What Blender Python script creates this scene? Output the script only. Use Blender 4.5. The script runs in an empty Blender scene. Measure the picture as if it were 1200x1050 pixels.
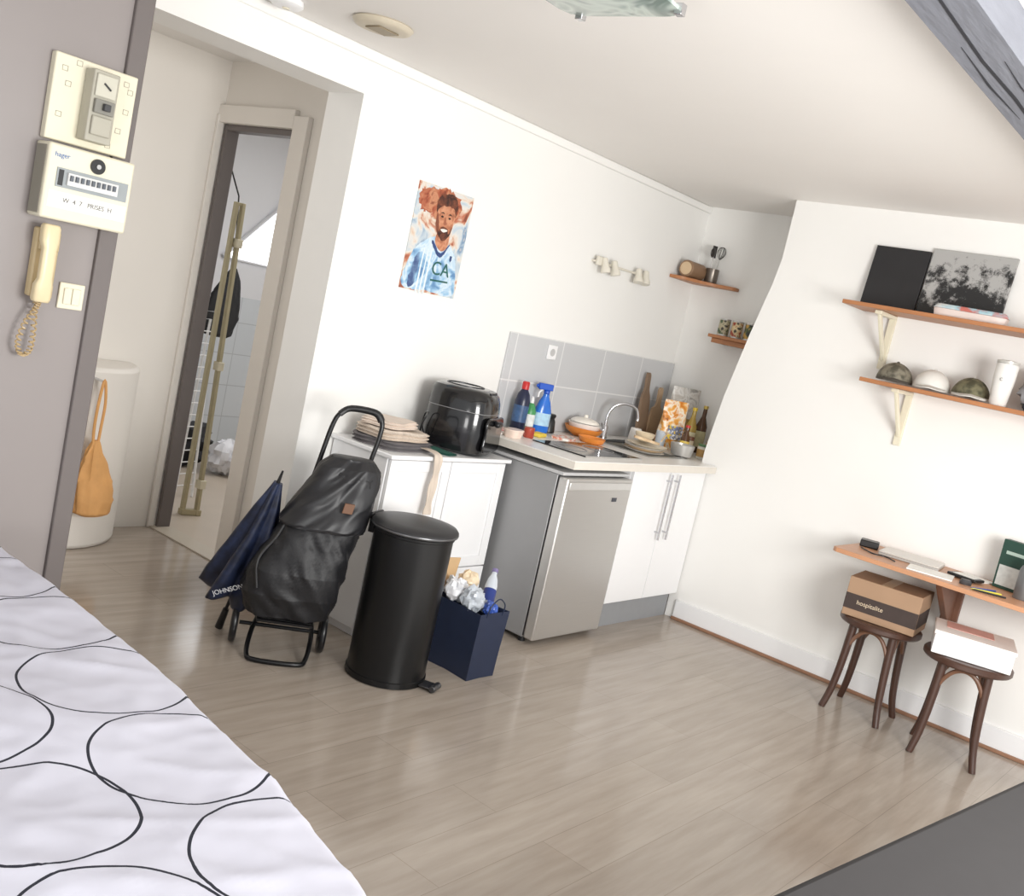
import bpy, bmesh, math, random
from mathutils import Vector, Matrix, noise
random.seed(5)
sc=bpy.context.scene; col=sc.collection
try:
    sc.view_settings.view_transform='Standard'; sc.view_settings.look='None'
except Exception: pass
R=math.radians
# ------------------------------------------------------------ materials
def lin(c): return [((x/255)/12.92 if x/255<=.04045 else ((x/255+.055)/1.055)**2.4) for x in c]
_m={}
def mat(name,rgb,rough=.5,metal=0,var=.06,scale=20,bump=0,trans=0,emis=0,stretch=(1,1,1),coat=0):
    if name in _m: return _m[name]
    m=bpy.data.materials.new(name); m.use_nodes=True; nt=m.node_tree; N=nt.nodes; L=nt.links
    b=N['Principled BSDF']; c=lin(rgb)
    tc=N.new('ShaderNodeTexCoord'); mp=N.new('ShaderNodeMapping'); mp.inputs['Scale'].default_value=stretch
    nz=N.new('ShaderNodeTexNoise'); nz.inputs['Scale'].default_value=scale; nz.inputs['Detail'].default_value=4
    mx=N.new('ShaderNodeMix'); mx.data_type='RGBA'
    mx.inputs[6].default_value=(*[x*(1-var) for x in c],1); mx.inputs[7].default_value=(*[min(1,x*(1+var)) for x in c],1)
    L.new(tc.outputs['Object'],mp.inputs[0]); L.new(mp.outputs[0],nz.inputs['Vector']); L.new(nz.outputs['Fac'],mx.inputs[0])
    L.new(mx.outputs[2],b.inputs['Base Color'])
    b.inputs['Roughness'].default_value=rough; b.inputs['Metallic'].default_value=metal
    b.inputs['Transmission Weight'].default_value=trans; b.inputs['Coat Weight'].default_value=coat
    if emis: b.inputs['Emission Color'].default_value=(*c,1); b.inputs['Emission Strength'].default_value=emis
    if bump:
        bp=N.new('ShaderNodeBump'); bp.inputs['Strength'].default_value=bump; bp.inputs['Distance'].default_value=.01
        L.new(nz.outputs['Fac'],bp.inputs['Height']); L.new(bp.outputs[0],b.inputs['Normal'])
    _m[name]=m; return m
def rampmat(name,stops,scale,rough=.55,dist=0,detail=8):
    m=bpy.data.materials.new(name); m.use_nodes=True; nt=m.node_tree; N=nt.nodes; L=nt.links
    tc=N.new('ShaderNodeTexCoord'); n1=N.new('ShaderNodeTexNoise'); n1.inputs['Scale'].default_value=scale; n1.inputs['Detail'].default_value=detail; n1.inputs['Distortion'].default_value=dist
    rp=N.new('ShaderNodeValToRGB'); el=rp.color_ramp.elements
    for i,(p,c) in enumerate(stops):
        e=el[i] if i<2 else el.new(p); e.position=p; e.color=(*lin(c),1)
    L.new(tc.outputs['Object'],n1.inputs['Vector']); L.new(n1.outputs['Fac'],rp.inputs[0]); L.new(rp.outputs[0],N['Principled BSDF'].inputs['Base Color']); N['Principled BSDF'].inputs['Roughness'].default_value=rough
    _m[name]=m; return m
def brickmat(name,c1,c2,cm,bw,rh,mortar,off,axes,rough=.4,grain=None,shift=(0,0)):
    m=bpy.data.materials.new(name); m.use_nodes=True; nt=m.node_tree; N=nt.nodes; L=nt.links; b=N['Principled BSDF']
    tc=N.new('ShaderNodeTexCoord'); sp=N.new('ShaderNodeSeparateXYZ'); cb=N.new('ShaderNodeCombineXYZ')
    L.new(tc.outputs['Object'],sp.inputs[0])
    for i in (0,1):
        a=N.new('ShaderNodeMath'); a.operation='ADD'; a.inputs[1].default_value=shift[i]
        L.new(sp.outputs[axes[i]],a.inputs[0]); L.new(a.outputs[0],cb.inputs[i])
    br=N.new('ShaderNodeTexBrick'); br.offset=off; br.inputs['Scale'].default_value=1
    br.inputs['Color1'].default_value=(*lin(c1),1); br.inputs['Color2'].default_value=(*lin(c2),1); br.inputs['Mortar'].default_value=(*lin(cm),1)
    br.inputs['Mortar Size'].default_value=mortar; br.inputs['Brick Width'].default_value=bw; br.inputs['Row Height'].default_value=rh
    br.inputs['Mortar Smooth'].default_value=.4
    L.new(cb.outputs[0],br.inputs['Vector'])
    out=br.outputs['Color']
    if grain:
        mp=N.new('ShaderNodeMapping'); mp.inputs['Scale'].default_value=grain; L.new(tc.outputs['Object'],mp.inputs[0])
        nz=N.new('ShaderNodeTexNoise'); nz.inputs['Scale'].default_value=2.6; nz.inputs['Detail'].default_value=6; nz.inputs['Roughness'].default_value=.55
        L.new(mp.outputs[0],nz.inputs['Vector'])
        rp=N.new('ShaderNodeValToRGB'); rp.color_ramp.elements[0].position=.3; rp.color_ramp.elements[0].color=(.84,.82,.81,1); rp.color_ramp.elements[1].position=.65; rp.color_ramp.elements[1].color=(1.04,1.04,1.04,1)
        L.new(nz.outputs['Fac'],rp.inputs[0])
        mx=N.new('ShaderNodeMix'); mx.data_type='RGBA'; mx.blend_type='MULTIPLY'; mx.inputs[0].default_value=1
        L.new(out,mx.inputs[6]); L.new(rp.outputs[0],mx.inputs[7]); out=mx.outputs[2]
    L.new(out,b.inputs['Base Color']); b.inputs['Roughness'].default_value=rough
    return m
# ------------------------------------------------------------ geometry builder
def cr(pts,n=6,closed=False):
    P=[Vector(p) for p in pts]; out=[]; k=len(P)
    rng=range(k if closed else k-1)
    for i in rng:
        if closed: p0,p1,p2,p3=P[(i-1)%k],P[i],P[(i+1)%k],P[(i+2)%k]
        else: p0,p1,p2,p3=P[max(i-1,0)],P[i],P[i+1],P[min(i+2,k-1)]
        for j in range(n):
            t=j/n
            out.append(.5*((2*p1)+(-p0+p2)*t+(2*p0-5*p1+4*p2-p3)*t*t+(-p0+3*p1-3*p2+p3)*t**3))
    if not closed: out.append(P[-1])
    return out
def sring(w,d,z,n=32,p=4,cx=0,cy=0,wob=0,seed=0):
    o=[]
    for i in range(n):
        a=2*math.pi*i/n; c,s=math.cos(a),math.sin(a)
        k=1/((abs(c)**p+abs(s)**p)**(1/p))
        if wob: k*=1+wob*noise.noise(Vector((c*2,s*2,z*9+seed)))
        o.append(Vector((cx+w/2*c*k,cy+d/2*s*k,z)))
    return o
def fabric_rings(keys,m=36,n=64,p=3,amp=.014,fq=(3.0,14),seed=0,sk=0):
    """keys: (z,w,d,cx,cy) -> many rings with soft creases; sk skews the folds diagonally"""
    rings=[]
    for k in range(m+1):
        t=k/m*(len(keys)-1); i=min(int(t),len(keys)-2); f=t-i; f=f*f*(3-2*f)
        z,w,d,cx,cy=[a+(b_-a)*f for a,b_ in zip(keys[i],keys[i+1])]
        ring=sring(w,d,z,n,p,cx,cy)
        for q in range(n):
            v=ring[q]-Vector((cx,cy,z)); a=2*math.pi*q/n; aa=a+z*sk
            s=Vector((math.cos(aa)*fq[0],math.sin(aa)*fq[0],z*fq[1]*.45+seed))
            dn=(1-2*abs(noise.noise(s)))*.6+(1-2*abs(noise.noise(s*2.3+Vector((5,1,z*fq[1])))))*.35-.5
            edge=min(1,min(k,m-k)/3)
            ring[q]+=v.normalized()*amp*2*dn*edge+Vector((0,0,amp*.6*noise.noise(s*1.3)*edge)) if v.length>1e-4 else Vector()
        rings.append(ring)
    return rings
class B:
    def __init__(s): s.bm=bmesh.new()
    def faces(s,vs,fs,mi=0,M=None):
        V=[s.bm.verts.new(M@Vector(v) if M else v) for v in vs]
        for f in fs:
            try:
                q=s.bm.faces.new([V[i] for i in f]); q.material_index=mi
            except ValueError: pass
        return s
    def box(s,x0,x1,y0,y1,z0,z1,mi=0,M=None):
        v=[(x,y,z) for z in(z0,z1) for y in(y0,y1) for x in(x0,x1)]
        return s.faces(v,[(0,2,3,1),(4,5,7,6),(0,1,5,4),(2,6,7,3),(0,4,6,2),(1,3,7,5)],mi,M)
    def prism(s,poly,a0,a1,plane='xy',mi=0,M=None):
        f={'xy':lambda p,a:(p[0],p[1],a),'xz':lambda p,a:(p[0],a,p[1]),'yz':lambda p,a:(a,p[0],p[1])}[plane]
        n=len(poly); v=[f(p,a0) for p in poly]+[f(p,a1) for p in poly]
        return s.faces(v,[tuple(range(n)),tuple(range(2*n-1,n-1,-1))]+[(i,i+n,(i+1)%n+n,(i+1)%n) for i in range(n)],mi,M)
    def loft(s,rings,cap0=True,cap1=True,mi=0,M=None):
        n=len(rings[0]); v=[p for r in rings for p in r]; f=[]
        for k in range(len(rings)-1):
            for i in range(n):
                j=(i+1)%n; f.append((k*n+i,k*n+j,(k+1)*n+j,(k+1)*n+i))
        if cap0: f.append(tuple(range(n-1,-1,-1)))
        if cap1: f.append(tuple(range((len(rings)-1)*n,len(rings)*n)))
        return s.faces(v,f,mi,M)
    def lathe(s,prof,c=(0,0,0),seg=28,mi=0,M=None,cap0=True,cap1=True):
        return s.loft([[Vector((c[0]+r*math.cos(2*math.pi*i/seg),c[1]+r*math.sin(2*math.pi*i/seg),c[2]+z)) for i in range(seg)] for r,z in prof],cap0,cap1,mi,M)
    def tube(s,pts,r,seg=8,closed=False,mi=0,M=None):
        P=[Vector(p) for p in pts]; n=len(P); rr=r if isinstance(r,(list,tuple)) else [r]*n
        T=[]
        for i in range(n):
            a=P[(i-1)%n] if (closed or i>0) else P[i]; b=P[(i+1)%n] if (closed or i<n-1) else P[i]
            T.append((b-a).normalized())
        up=Vector((0,0,1)) if abs(T[0].z)<.9 else Vector((1,0,0)); nn=(up-T[0]*up.dot(T[0])).normalized(); rings=[]
        for i in range(n):
            nn=(nn-T[i]*nn.dot(T[i])).normalized(); bb=T[i].cross(nn)
            rings.append([P[i]+rr[i]*(math.cos(2*math.pi*k/seg)*nn+math.sin(2*math.pi*k/seg)*bb) for k in range(seg)])
        if closed: rings.append(rings[0])
        return s.loft(rings,not closed,not closed,mi,M)
    def cyl(s,p0,p1,r0,r1=None,seg=20,mi=0,M=None): return s.tube([p0,p1],[r0,r0 if r1 is None else r1],seg,False,mi,M)
    def sph(s,c,rx,ry=None,rz=None,seg=16,rows=8,mi=0,M=None,a0=-90,a1=90):
        ry=ry or rx; rz=rz or rx; rings=[]
        for k in range(rows+1):
            t=R(a0+(a1-a0)*k/rows); cc=max(math.cos(t),.01)
            rings.append([Vector((c[0]+rx*cc*math.cos(2*math.pi*i/seg),c[1]+ry*cc*math.sin(2*math.pi*i/seg),c[2]+rz*math.sin(t))) for i in range(seg)])
        return s.loft(rings,True,True,mi,M)
    def obj(s,name,mats,parent=None,bevel=0,sharp=38,loc=(0,0,0),rz=0,sub=0,label=None,rot=None):
        bmesh.ops.recalc_face_normals(s.bm,faces=s.bm.faces)
        me=bpy.data.meshes.new(name); s.bm.to_mesh(me); s.bm.free()
        for m in (mats if isinstance(mats,(list,tuple)) else [mats]): me.materials.append(m)
        me.polygons.foreach_set('use_smooth',[True]*len(me.polygons)); me.set_sharp_from_angle(angle=R(sharp))
        o=bpy.data.objects.new(name,me); col.objects.link(o); o.location=loc; o.rotation_euler=rot or (0,0,rz)
        if parent: o.parent=parent
        if bevel:
            q=o.modifiers.new('b','BEVEL'); q.width=bevel; q.segments=2; q.limit_method='ANGLE'; q.angle_limit=R(40)
        if label: o['label']=label
        return o
def tag(o,label,cat,group=None):
    o['label']=label; o['category']=cat
    if group: o['group']=group
    return o
def thing(name,label,cat,loc=(0,0,0),rz=0,group=None):
    e=bpy.data.objects.new(name,None); e.empty_display_size=.05; col.objects.link(e); e.location=loc; e.rotation_euler=(0,0,rz)
    return tag(e,label,cat,group)
def S(o): o['kind']='structure'; return o
def text(name,body,size,loc,rot,m,parent=None,ext=.0004):
    c=bpy.data.curves.new('tmp','FONT'); c.body=body; c.size=size; c.extrude=ext; c.align_x='CENTER'; c.align_y='CENTER'
    t=bpy.data.objects.new('tmp',c); col.objects.link(t)
    dg=bpy.context.evaluated_depsgraph_get(); me=bpy.data.meshes.new_from_object(t.evaluated_get(dg))
    bpy.data.objects.remove(t); me.materials.clear(); me.materials.append(m)
    o=bpy.data.objects.new(name,me); col.objects.link(o); o.location=loc; o.rotation_euler=rot
    if parent: o.parent=parent
    return o
FRONT=(R(90),0,0); SIDE=(R(90),0,R(-90))
# ------------------------------------------------------------ common mats
white=mat('white_paint',(238,237,234),.6,var=.015,scale=3)
ceilm=mat('ceiling_paint',(234,231,227),.7,var=.015,scale=3)
taupe=mat('taupe_paint',(144,137,135),.38,var=.03,scale=4)
taupe_d=mat('taupe_trim',(108,101,99),.5,var=.03)
beamm=mat('beam_grey',(116,118,126),.8,var=.18,scale=8,bump=.3,stretch=(1,6,6))
crack=mat('beam_crack',(34,34,40),.9)
woodtrim=mat('wood_trim',(150,112,88),.5,var=.2,scale=12,stretch=(1,1,8))
whiteg=mat('white_lacquer',(238,238,239),.3,var=.01)
offw=mat('cream_plastic',(226,220,198),.4,var=.02)
beige=mat('beige_plastic',(216,198,158),.4,var=.02)
black=mat('black_plastic',(26,26,28),.35,var=.1)
blackm=mat('black_metal',(22,22,24),.28,var=.1,metal=.3)
blackf=mat('black_fabric',(24,24,27),.55,var=.15,scale=60,bump=.12)
chrome=mat('chrome',(205,205,208),.18,1,var=.03)
steel=mat('brushed_steel',(204,202,199),.34,.75,var=.05,scale=6,stretch=(1,1,60))
steels=mat('grey_enamel',(150,150,151),.42,.3,var=.04,scale=8)
shelfw=mat('shelf_wood',(172,116,76),.45,var=.22,scale=8,stretch=(6,1,6))
deskw=mat('desk_wood',(190,140,106),.4,var=.15,scale=8,stretch=(6,1,6))
dwood=mat('dark_wood',(70,46,36),.38,var=.25,scale=10,stretch=(3,3,.6))
floorm=brickmat('laminate_planks',(174,163,151),(166,155,143),(148,137,126),1.25,.19,.0014,.37,(0,1),.15,grain=(1.0,9,1))
# ------------------------------------------------------------ ROOM
H=2.47; D=3.42
b=B(); b.box(-1.6,6.0,-1.2,6.9,-.05,0); S(b.obj('floor',floorm))
b=B(); b.box(-1.6,6.0,-.2,6.9,H,H+.05); S(b.obj('ceiling',ceilm))
b=B(); b.box(2.86,5.95,D,D+.23,0,H); b.box(1.3,2.86,D,D+.23,2.29,H); S(b.obj('wall_back',white))
b=B(); b.box(1.3,5.84,D-.014,D,2.425,H); S(b.obj('trim_1',white,bevel=.006))
b=B(); b.prism([(-1.2,0),(2.75,0),(2.75,1.0),(2.715,1.33),(2.65,1.71),(2.59,2.0),(2.57,2.15),(2.57,H),(-1.2,H)],5.27,5.95,'yz'); S(b.obj('wall_right',white,sharp=20))
b=B(); b.box(5.84,5.95,2.5,D,0,H); S(b.obj('wall_niche',white))
b=B(); b.box(5.25,5.27,-1.1,2.69,0,.115); S(b.obj('baseboard_right',whiteg,bevel=.004))
b=B(); b.box(5.235,5.25,-1.1,2.69,0,.018); S(b.obj('trim_2',woodtrim,bevel=.004))
b=B(); b.box(-1.6,1.62,3.05,3.15,0,H); S(b.obj('wall_left',taupe))
b=B(); b.box(1.62,1.68,3.035,3.165,0,H); S(b.obj('trim_3',taupe_d,bevel=.004))
hallm=mat('hall_paint',(226,221,214),.6,var=.02,scale=3)
b=B(); b.box(1.2,3.13,4.72,4.82,0,H); S(b.obj('wall_hall',hallm))
b=B(); b.box(1.2,1.3,3.15,4.72,0,H); S(b.obj('wall_entry',hallm))
b=B(); b.box(3.07,3.13,D+.23,4.06,0,H); b.box(3.07,3.13,4.06,4.72,2.16,H); S(b.obj('wall_doorway',hallm))
b=B(); b.box(3.075,3.15,4.675,4.70,0,2.16,0); b.box(3.075,3.15,4.10,4.675,2.13,2.16,0); S(b.obj('door_1',taupe_d,bevel=.003))
b=B(); b.box(3.04,3.07,3.99,4.10,0,2.22); b.box(3.04,3.07,4.10,4.72,2.16,2.25); b.box(3.03,3.07,4.70,4.72,0,2.2); S(b.obj('trim_4',hallm,bevel=.004))
b=B(); b.box(2.845,2.86,D-.012,D+.23,0,.07); b.box(2.86,3.05,D+.23,D+.242,0,.07); b.box(2.845,2.94,D-.012,D,0,.07); b.box(3.055,3.07,D+.242,3.99,0,.05); S(b.obj('baseboard_back',woodtrim,bevel=.003))
b=B(); b.box(3.04,3.16,4.06,4.72,0,.008); S(b.obj('trim_5',mat('threshold',(190,180,165),.4)))
tilew=brickmat('bathroom_tiles',(206,210,214),(200,205,210),(178,182,186),.3,.25,.004,0,(0,2),.25)
b=B(); b.box(3.13,6.0,6.7,6.8,0,1.2,1); b.box(3.13,6.0,6.7,6.8,1.2,H,0); S(b.obj('wall_bathroom',[mat('bath_paint',(220,220,223),.6,var=.01),tilew]))
b=B(); b.box(3.05,3.13,4.82,6.8,0,H); S(b.obj('wall_bathroom_side',white))
b=B(); b.box(5.9,6.0,3.65,6.8,0,H); S(b.obj('wall_bathroom_end',white))
b=B(); b.box(3.13,5.9,3.65,6.7,.001,.006); S(b.obj('floor_bathroom',mat('bath_floor',(190,177,162),.4,var=.08,scale=5)))
b=B(); b.prism([(4.58,1.50),(5.10,1.49),(5.12,2.06),(5.05,2.0)],6.66,6.695,'xz'); S(b.obj('window_1',mat('daylight_glass',(250,252,255),.3,emis=3.0)))
b=B(); b.tube([(4.55,6.68,1.48),(5.12,6.68,2.09)],.018,6); b.tube([(4.55,6.68,1.48),(5.12,6.68,1.47)],.012,6); S(b.obj('trim_6',mat('window_trim',(205,205,208),.5)))
# beam
TB=Matrix.Translation((0,-.02,0))
b=B(); b.box(-.6,5.27,.815,.965,2.375,2.47,M=TB)
b.prism([(2.2,0),(2.6,.012),(2.9,.004),(3.3,.012),(3.6,-.004),(3.6,.006),(3.3,.022),(2.9,.016),(2.6,.022),(2.2,.008)],2.3735,2.3755,'xy',1,Matrix.Translation((0,.865,0)))
b.prism([(2.5,0),(2.8,.006),(3.1,.0),(2.8,.014)],2.3735,2.3755,'xy',1,Matrix.Translation((0,.905,0)))
b.prism([(2.6,0),(2.8,.005),(3.3,.0),(2.8,.01)],2.3735,2.3755,'xy',1,Matrix.Translation((0,.83,0)))
S(b.obj('trim_7',[beamm,crack],bevel=.012))
# ------------------------------------------------------------ rounded enclosure + orange bag
b=B(); P=[(2.45+.34*math.cos(t),4.715+.33*math.sin(t)) for t in [R(180+180*i/24) for i in range(25)]]
b.prism(P,0,.88); tag(b.obj('boxed_in_cupboard',hallm,bevel=.02),'low white rounded boxing against the hallway wall','cupboard')
bag=thing('cloth_bag','orange ochre cloth bag hanging by its strap in the hallway','bag',(2.43,4.29,0))
oc=mat('ochre_cloth',(214,160,100),.75,var=.15,scale=15,bump=.4)
b=B(); b.loft(fabric_rings([(.20,.10,.06,.03,0),(.215,.17,.09,.03,0),(.28,.185,.10,.03,0),(.37,.165,.08,.02,0),(.45,.12,.07,.01,0),(.51,.07,.05,0,0),(.56,.03,.03,0,0)],24,40,2.4,.008,(2.5,10),3)); b.obj('body',oc,bag,sharp=70)
b=B(); b.tube(cr([(-.012,0,.53),(-.02,0,.62),(-.018,0,.74),(0,.01,.84),(.014,0,.74),(.012,0,.62),(.01,0,.53)],5),.007,8); b.obj('strap',oc,bag)
b=B(); b.cyl((0,.008,.832),(0,.098,.832),.006); b.obj('hook',chrome,bag)
# ------------------------------------------------------------ electrical panel
ep=thing('electrical_panel','cream electrical meter board with breaker box on the taupe partition','electrical panel',(1.53,3.05,1.515))
b=B(); b.box(-.13,.125,-.03,0,.225,.47); b.obj('meter_board',offw,ep,bevel=.004)
gp=mat('grey_plastic',(172,168,154),.4)
b=B(); b.box(-.04,.04,-.085,-.031,.245,.45); b.box(-.03,.03,-.095,-.085,.265,.32,0); b.box(-.032,.032,-.092,-.085,.375,.44,1); b.obj('main_breaker',[gp,mat('light_grey_plastic',(196,193,178),.4)],ep,bevel=.004)
b=B(); b.box(-.03,.03,-.097,-.086,.328,.368); b.obj('breaker_label',mat('mid_grey_plastic',(130,128,120),.4),ep,bevel=.002)
b=B(); b.box(-.008,.012,-.112,-.0975,.338,.358); b.obj('breaker_switch',mat('dark_grey_plastic',(60,60,62),.4),ep,bevel=.002)
b=B(); b.tube([(-.01,-.094,.415),(.012,-.094,.40)],.003,6); b.obj('toggle',mat('dark_grey_plastic',(60,60,62),.4),ep)
for i in range(9):
    x=[-.1,-.085,-.1,.09,.1,.085,.105,-.06,.06][i]; z=[.43,.39,.30,.44,.36,.30,.42,.455,.25][i]
    b=B(); b.tube([(x-.008,-.031,z-.007),(x+.008,-.031,z-.007),(x+.008,-.031,z+.007),(x-.008,-.031,z+.007)],.0008,4,True); b.obj('label_mark',mat('printed_marks',(160,156,142),.6),ep)
b=B(); b.box(-.135,.13,-.085,0,0,.215); b.obj('breaker_box',offw,ep,bevel=.007)
b=B(); b.box(-.137,-.1355,-.07,-.01,.01,.205); b.obj('side_plate',mat('side_grey',(140,136,124),.5),ep)
b=B(); b.box(-.105,.115,-.0885,-.0855,.095,.15); b.obj('breaker_window',mat('slot_grey',(150,156,158),.4),ep)
b=B(); b.box(-.075,.08,-.098,-.0888,.105,.14); b.obj('breaker_row',mat('module_white',(216,216,214),.4),ep)
for i in range(9):
    b=B(); b.box(-.07+i*.0165,-.062+i*.0165,-.105,-.0985,.118,.134); b.obj('breaker_lever',mat('lever_grey',(90,96,104),.4),ep)
b=B(); b.cyl((.012,-.0852,.178),(.012,-.092,.178),.022,seg=24); b.obj('dial',black,ep)
b=B(); b.cyl((.012,-.0922,.178),(.012,-.096,.178),.007,seg=16); b.obj('dial_center',mat('grey_metal',(170,170,170),.4,.5),ep)
b=B(); b.box(-.1,-.085,-.089,-.0855,.1,.145); b.obj('window_clip',black,ep)
text('lettering','hager',.02,(-.095,-.0858,.185),FRONT,mat('blue_ink',(30,100,170),.5),ep)
text('lettering','W  4  7   PRISES  H',.019,(.0,-.0866,.06),FRONT,mat('grey_ink',(90,88,84),.5),ep)
b=B(); b.box(-.12,.12,-.0862,-.0853,.035,.082); b.obj('label_strip',mat('paper',(236,235,230),.7),ep)
# intercom
ic=thing('intercom_phone','beige wall intercom handset with a coiled cord','intercom',(1.455,3.05,1.28))
b=B(); b.box(-.032,.04,-.03,0,.0,.205); b.box(-.026,.034,-.045,-.03,.14,.20); b.box(-.026,.034,-.045,-.03,.0,.045); b.obj('base',mat('beige_plastic_dark',(200,180,140),.4),ic,bevel=.006)
b=B(); hr=mat('beige_plastic_light',(222,206,168),.35)
b.loft([sring(w,d,z,24,4,cx=-.012,cy=cy) for z,w,d,cy in((-.01,.045,.03,-.066),(.0,.052,.040,-.066),(.04,.052,.036,-.068),(.06,.040,.028,-.074),(.15,.040,.028,-.074),(.17,.052,.036,-.068),(.21,.052,.040,-.066),(.22,.044,.03,-.066))]); b.obj('handset',hr,ic,bevel=.003)
b=B(); pts=[]
path=cr([(-.012,-.06,-.01),(-.014,-.05,-.035),(-.035,-.045,-.08),(-.045,-.04,-.14),(-.03,-.04,-.175),(-.008,-.04,-.16),(-.004,-.04,-.11),(-.004,-.03,-.05),(.0,-.02,.0)],22)
for i,p in enumerate(path):
    a=i*1.0; pts.append(p+Vector((math.cos(a)*.007,math.sin(a)*.007,math.sin(a)*.002)))
b.tube(pts,.0028,5); b.obj('coiled_cord',mat('cord_beige',(184,160,120),.4),ic)
sw=thing('light_switch','square cream light switch on the taupe partition','light switch',(1.565,3.05,1.255))
b=B(); b.box(-.04,.04,-.009,0,0,.08); b.obj('plate',offw,sw,bevel=.003)
b=B(); b.box(-.026,-.001,-.014,-.0095,.015,.065); b.obj('rocker',offw,sw,bevel=.002)
b=B(); b.box(.001,.026,-.014,-.0095,.015,.065); b.obj('rocker',offw,sw,bevel=.002)
# ------------------------------------------------------------ BED
duv=bpy.data.materials.new('duvet_circles'); duv.use_nodes=True; nt=duv.node_tree; N=nt.nodes; L=nt.links; bs=N['Principled BSDF']; bs.inputs['Roughness'].default_value=.85
tc=N.new('ShaderNodeTexCoord'); nz=N.new('ShaderNodeTexNoise'); nz.inputs['Scale'].default_value=4; nz.inputs['Detail'].default_value=0
vm=N.new('ShaderNodeVectorMath'); vm.operation='MULTIPLY_ADD'; vm.inputs[1].default_value=(.04,.04,0)
L.new(tc.outputs['Object'],nz.inputs['Vector']); L.new(nz.outputs['Color'],vm.inputs[0]); L.new(tc.outputs['Object'],vm.inputs[2])
fl=N.new('ShaderNodeVectorMath'); fl.operation='MULTIPLY'; fl.inputs[1].default_value=(1,1,0); L.new(vm.outputs[0],fl.inputs[0])
C=[(1.18,1.89,.172),(1.15,1.53,.178),(1.13,1.16,.175),(.82,1.46,.168),(1.22,2.235,.163),(.835,1.82,.172),(1.24,2.57,.162),(.78,1.10,.172),(.88,2.17,.168),(.91,2.51,.165),(1.22,2.90,.16),(.93,2.85,.16),(.48,1.5,.168),(.50,1.84,.165),(.45,1.15,.168),(.55,2.18,.165),(1.47,2.06,.125),(1.47,1.71,.12),(1.47,2.41,.12),(1.44,1.34,.11),(.58,2.55,.168),(.15,1.85,.168),(.14,1.5,.168)]
prev=None
for cx,cy,cr_ in C:
    d=N.new('ShaderNodeVectorMath'); d.operation='DISTANCE'; d.inputs[1].default_value=(cx+.02,cy+.02,0); L.new(fl.outputs[0],d.inputs[0])
    s1=N.new('ShaderNodeMath'); s1.operation='SUBTRACT'; s1.inputs[1].default_value=cr_; L.new(d.outputs['Value'],s1.inputs[0])
    s2=N.new('ShaderNodeMath'); s2.operation='ABSOLUTE'; L.new(s1.outputs[0],s2.inputs[0])
    if prev is None: prev=s2.outputs[0]
    else:
        mn=N.new('ShaderNodeMath'); mn.operation='MINIMUM'; L.new(prev,mn.inputs[0]); L.new(s2.outputs[0],mn.inputs[1]); prev=mn.outputs[0]
lt=N.new('ShaderNodeMath'); lt.operation='LESS_THAN'; lt.inputs[1].default_value=.0029; L.new(prev,lt.inputs[0])
mx=N.new('ShaderNodeMix'); mx.data_type='RGBA'; mx.inputs[6].default_value=(*lin((204,204,216)),1); mx.inputs[7].default_value=(*lin((34,36,48)),1)
L.new(lt.outputs[0],mx.inputs[0]); L.new(mx.outputs[2],bs.inputs['Base Color'])
bed=thing('bed','bed with white duvet patterned with black circle outlines','bed')
def ex(y):
    K=[(.6,.95),(.8,1.13),(.9,1.20),(1.02,1.25),(1.36,1.335),(1.92,1.415),(2.5,1.44),(3.03,1.45)]
    for (a,xa),(c,xc) in zip(K,K[1:]):
        if y<=c: return xa+(xc-xa)*(y-a)/(c-a)
    return K[-1][1]
vs=[];fs=[];NX,NY=150,190
for j in range(NY+1):
    y=.72+(3.03-.72)*j/NY
    for i in range(NX):
        uu=min(1,i/(NX-4)); x=-.35+(ex(y)+.35)*uu
        e=min(ex(y)-x,(y-.72)*1.2)
        z=.575-.30*max(0,1-e/.11)**2.2+.014*noise.noise(Vector((x*3,y*3,0)))
        q=Vector((x*4+y*2.2,y*3.2-x*1.2,2)); z+=.006*(1-abs(noise.noise(q))*2)**3+.0035*(1-2*abs(noise.noise(q*2.7)))+.0015*noise.noise(q*6)
        if i>=NX-3: z=z-.05*(i-(NX-4)); x+=.004*(i-NX+4)
        vs.append((x,y,z))
for j in range(NY):
    for i in range(NX-1):
        a=j*NX+i; fs.append((a,a+1,a+NX+1,a+NX))
b=B(); b.faces(vs,fs); o=b.obj('duvet',duv,bed,sharp=85)
b=B(); b.box(-.34,1.10,.86,3.02,.22,.45); b.obj('mattress',mat('mattress',(225,225,228),.8),bed,bevel=.03)
b=B(); b.box(-.32,1.06,.9,3.0,.12,.22)
for x in(-.28,1.0):
    for y in(.95,2.9): b.cyl((x,y,0),(x,y,.12),.025)
b.obj('bed_base',mat('bed_base_grey',(120,118,118),.7),bed)
# ------------------------------------------------------------ POSTER
pm=rampmat('poster_wash',[(.3,(110,54,40)),(.38,(186,112,84)),(.44,(216,194,174)),(.5,(220,216,210)),(.58,(186,200,210)),(.68,(112,142,174)),(.76,(212,206,198))],9,.5,1.2)
po=thing('poster','watercolour style poster of a bearded man in a light blue jersey','poster',(3.455,D,1.785))
b=B(); b.box(-.185,.185,-.006,.0005,-.245,.245); b.obj('print',pm,po)
def blob(pts,n=5): return [(p.x,p.y) for p in cr([(x,y,0) for x,y in pts],n,True)]
def layer(name,pts,k,m,sm=True):
    b=B(); b.prism(blob(pts) if sm else pts,-.0062-.0003*k,-.0060-.0003*(k-1),'xz'); return b.obj(name,m,po)
def rough(pts,a,seed):
    return [(x+a*noise.noise(Vector((x*60,y*60,seed))),y+a*noise.noise(Vector((x*60,y*60,seed+9)))) for x,y in blob(pts,8)]
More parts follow.
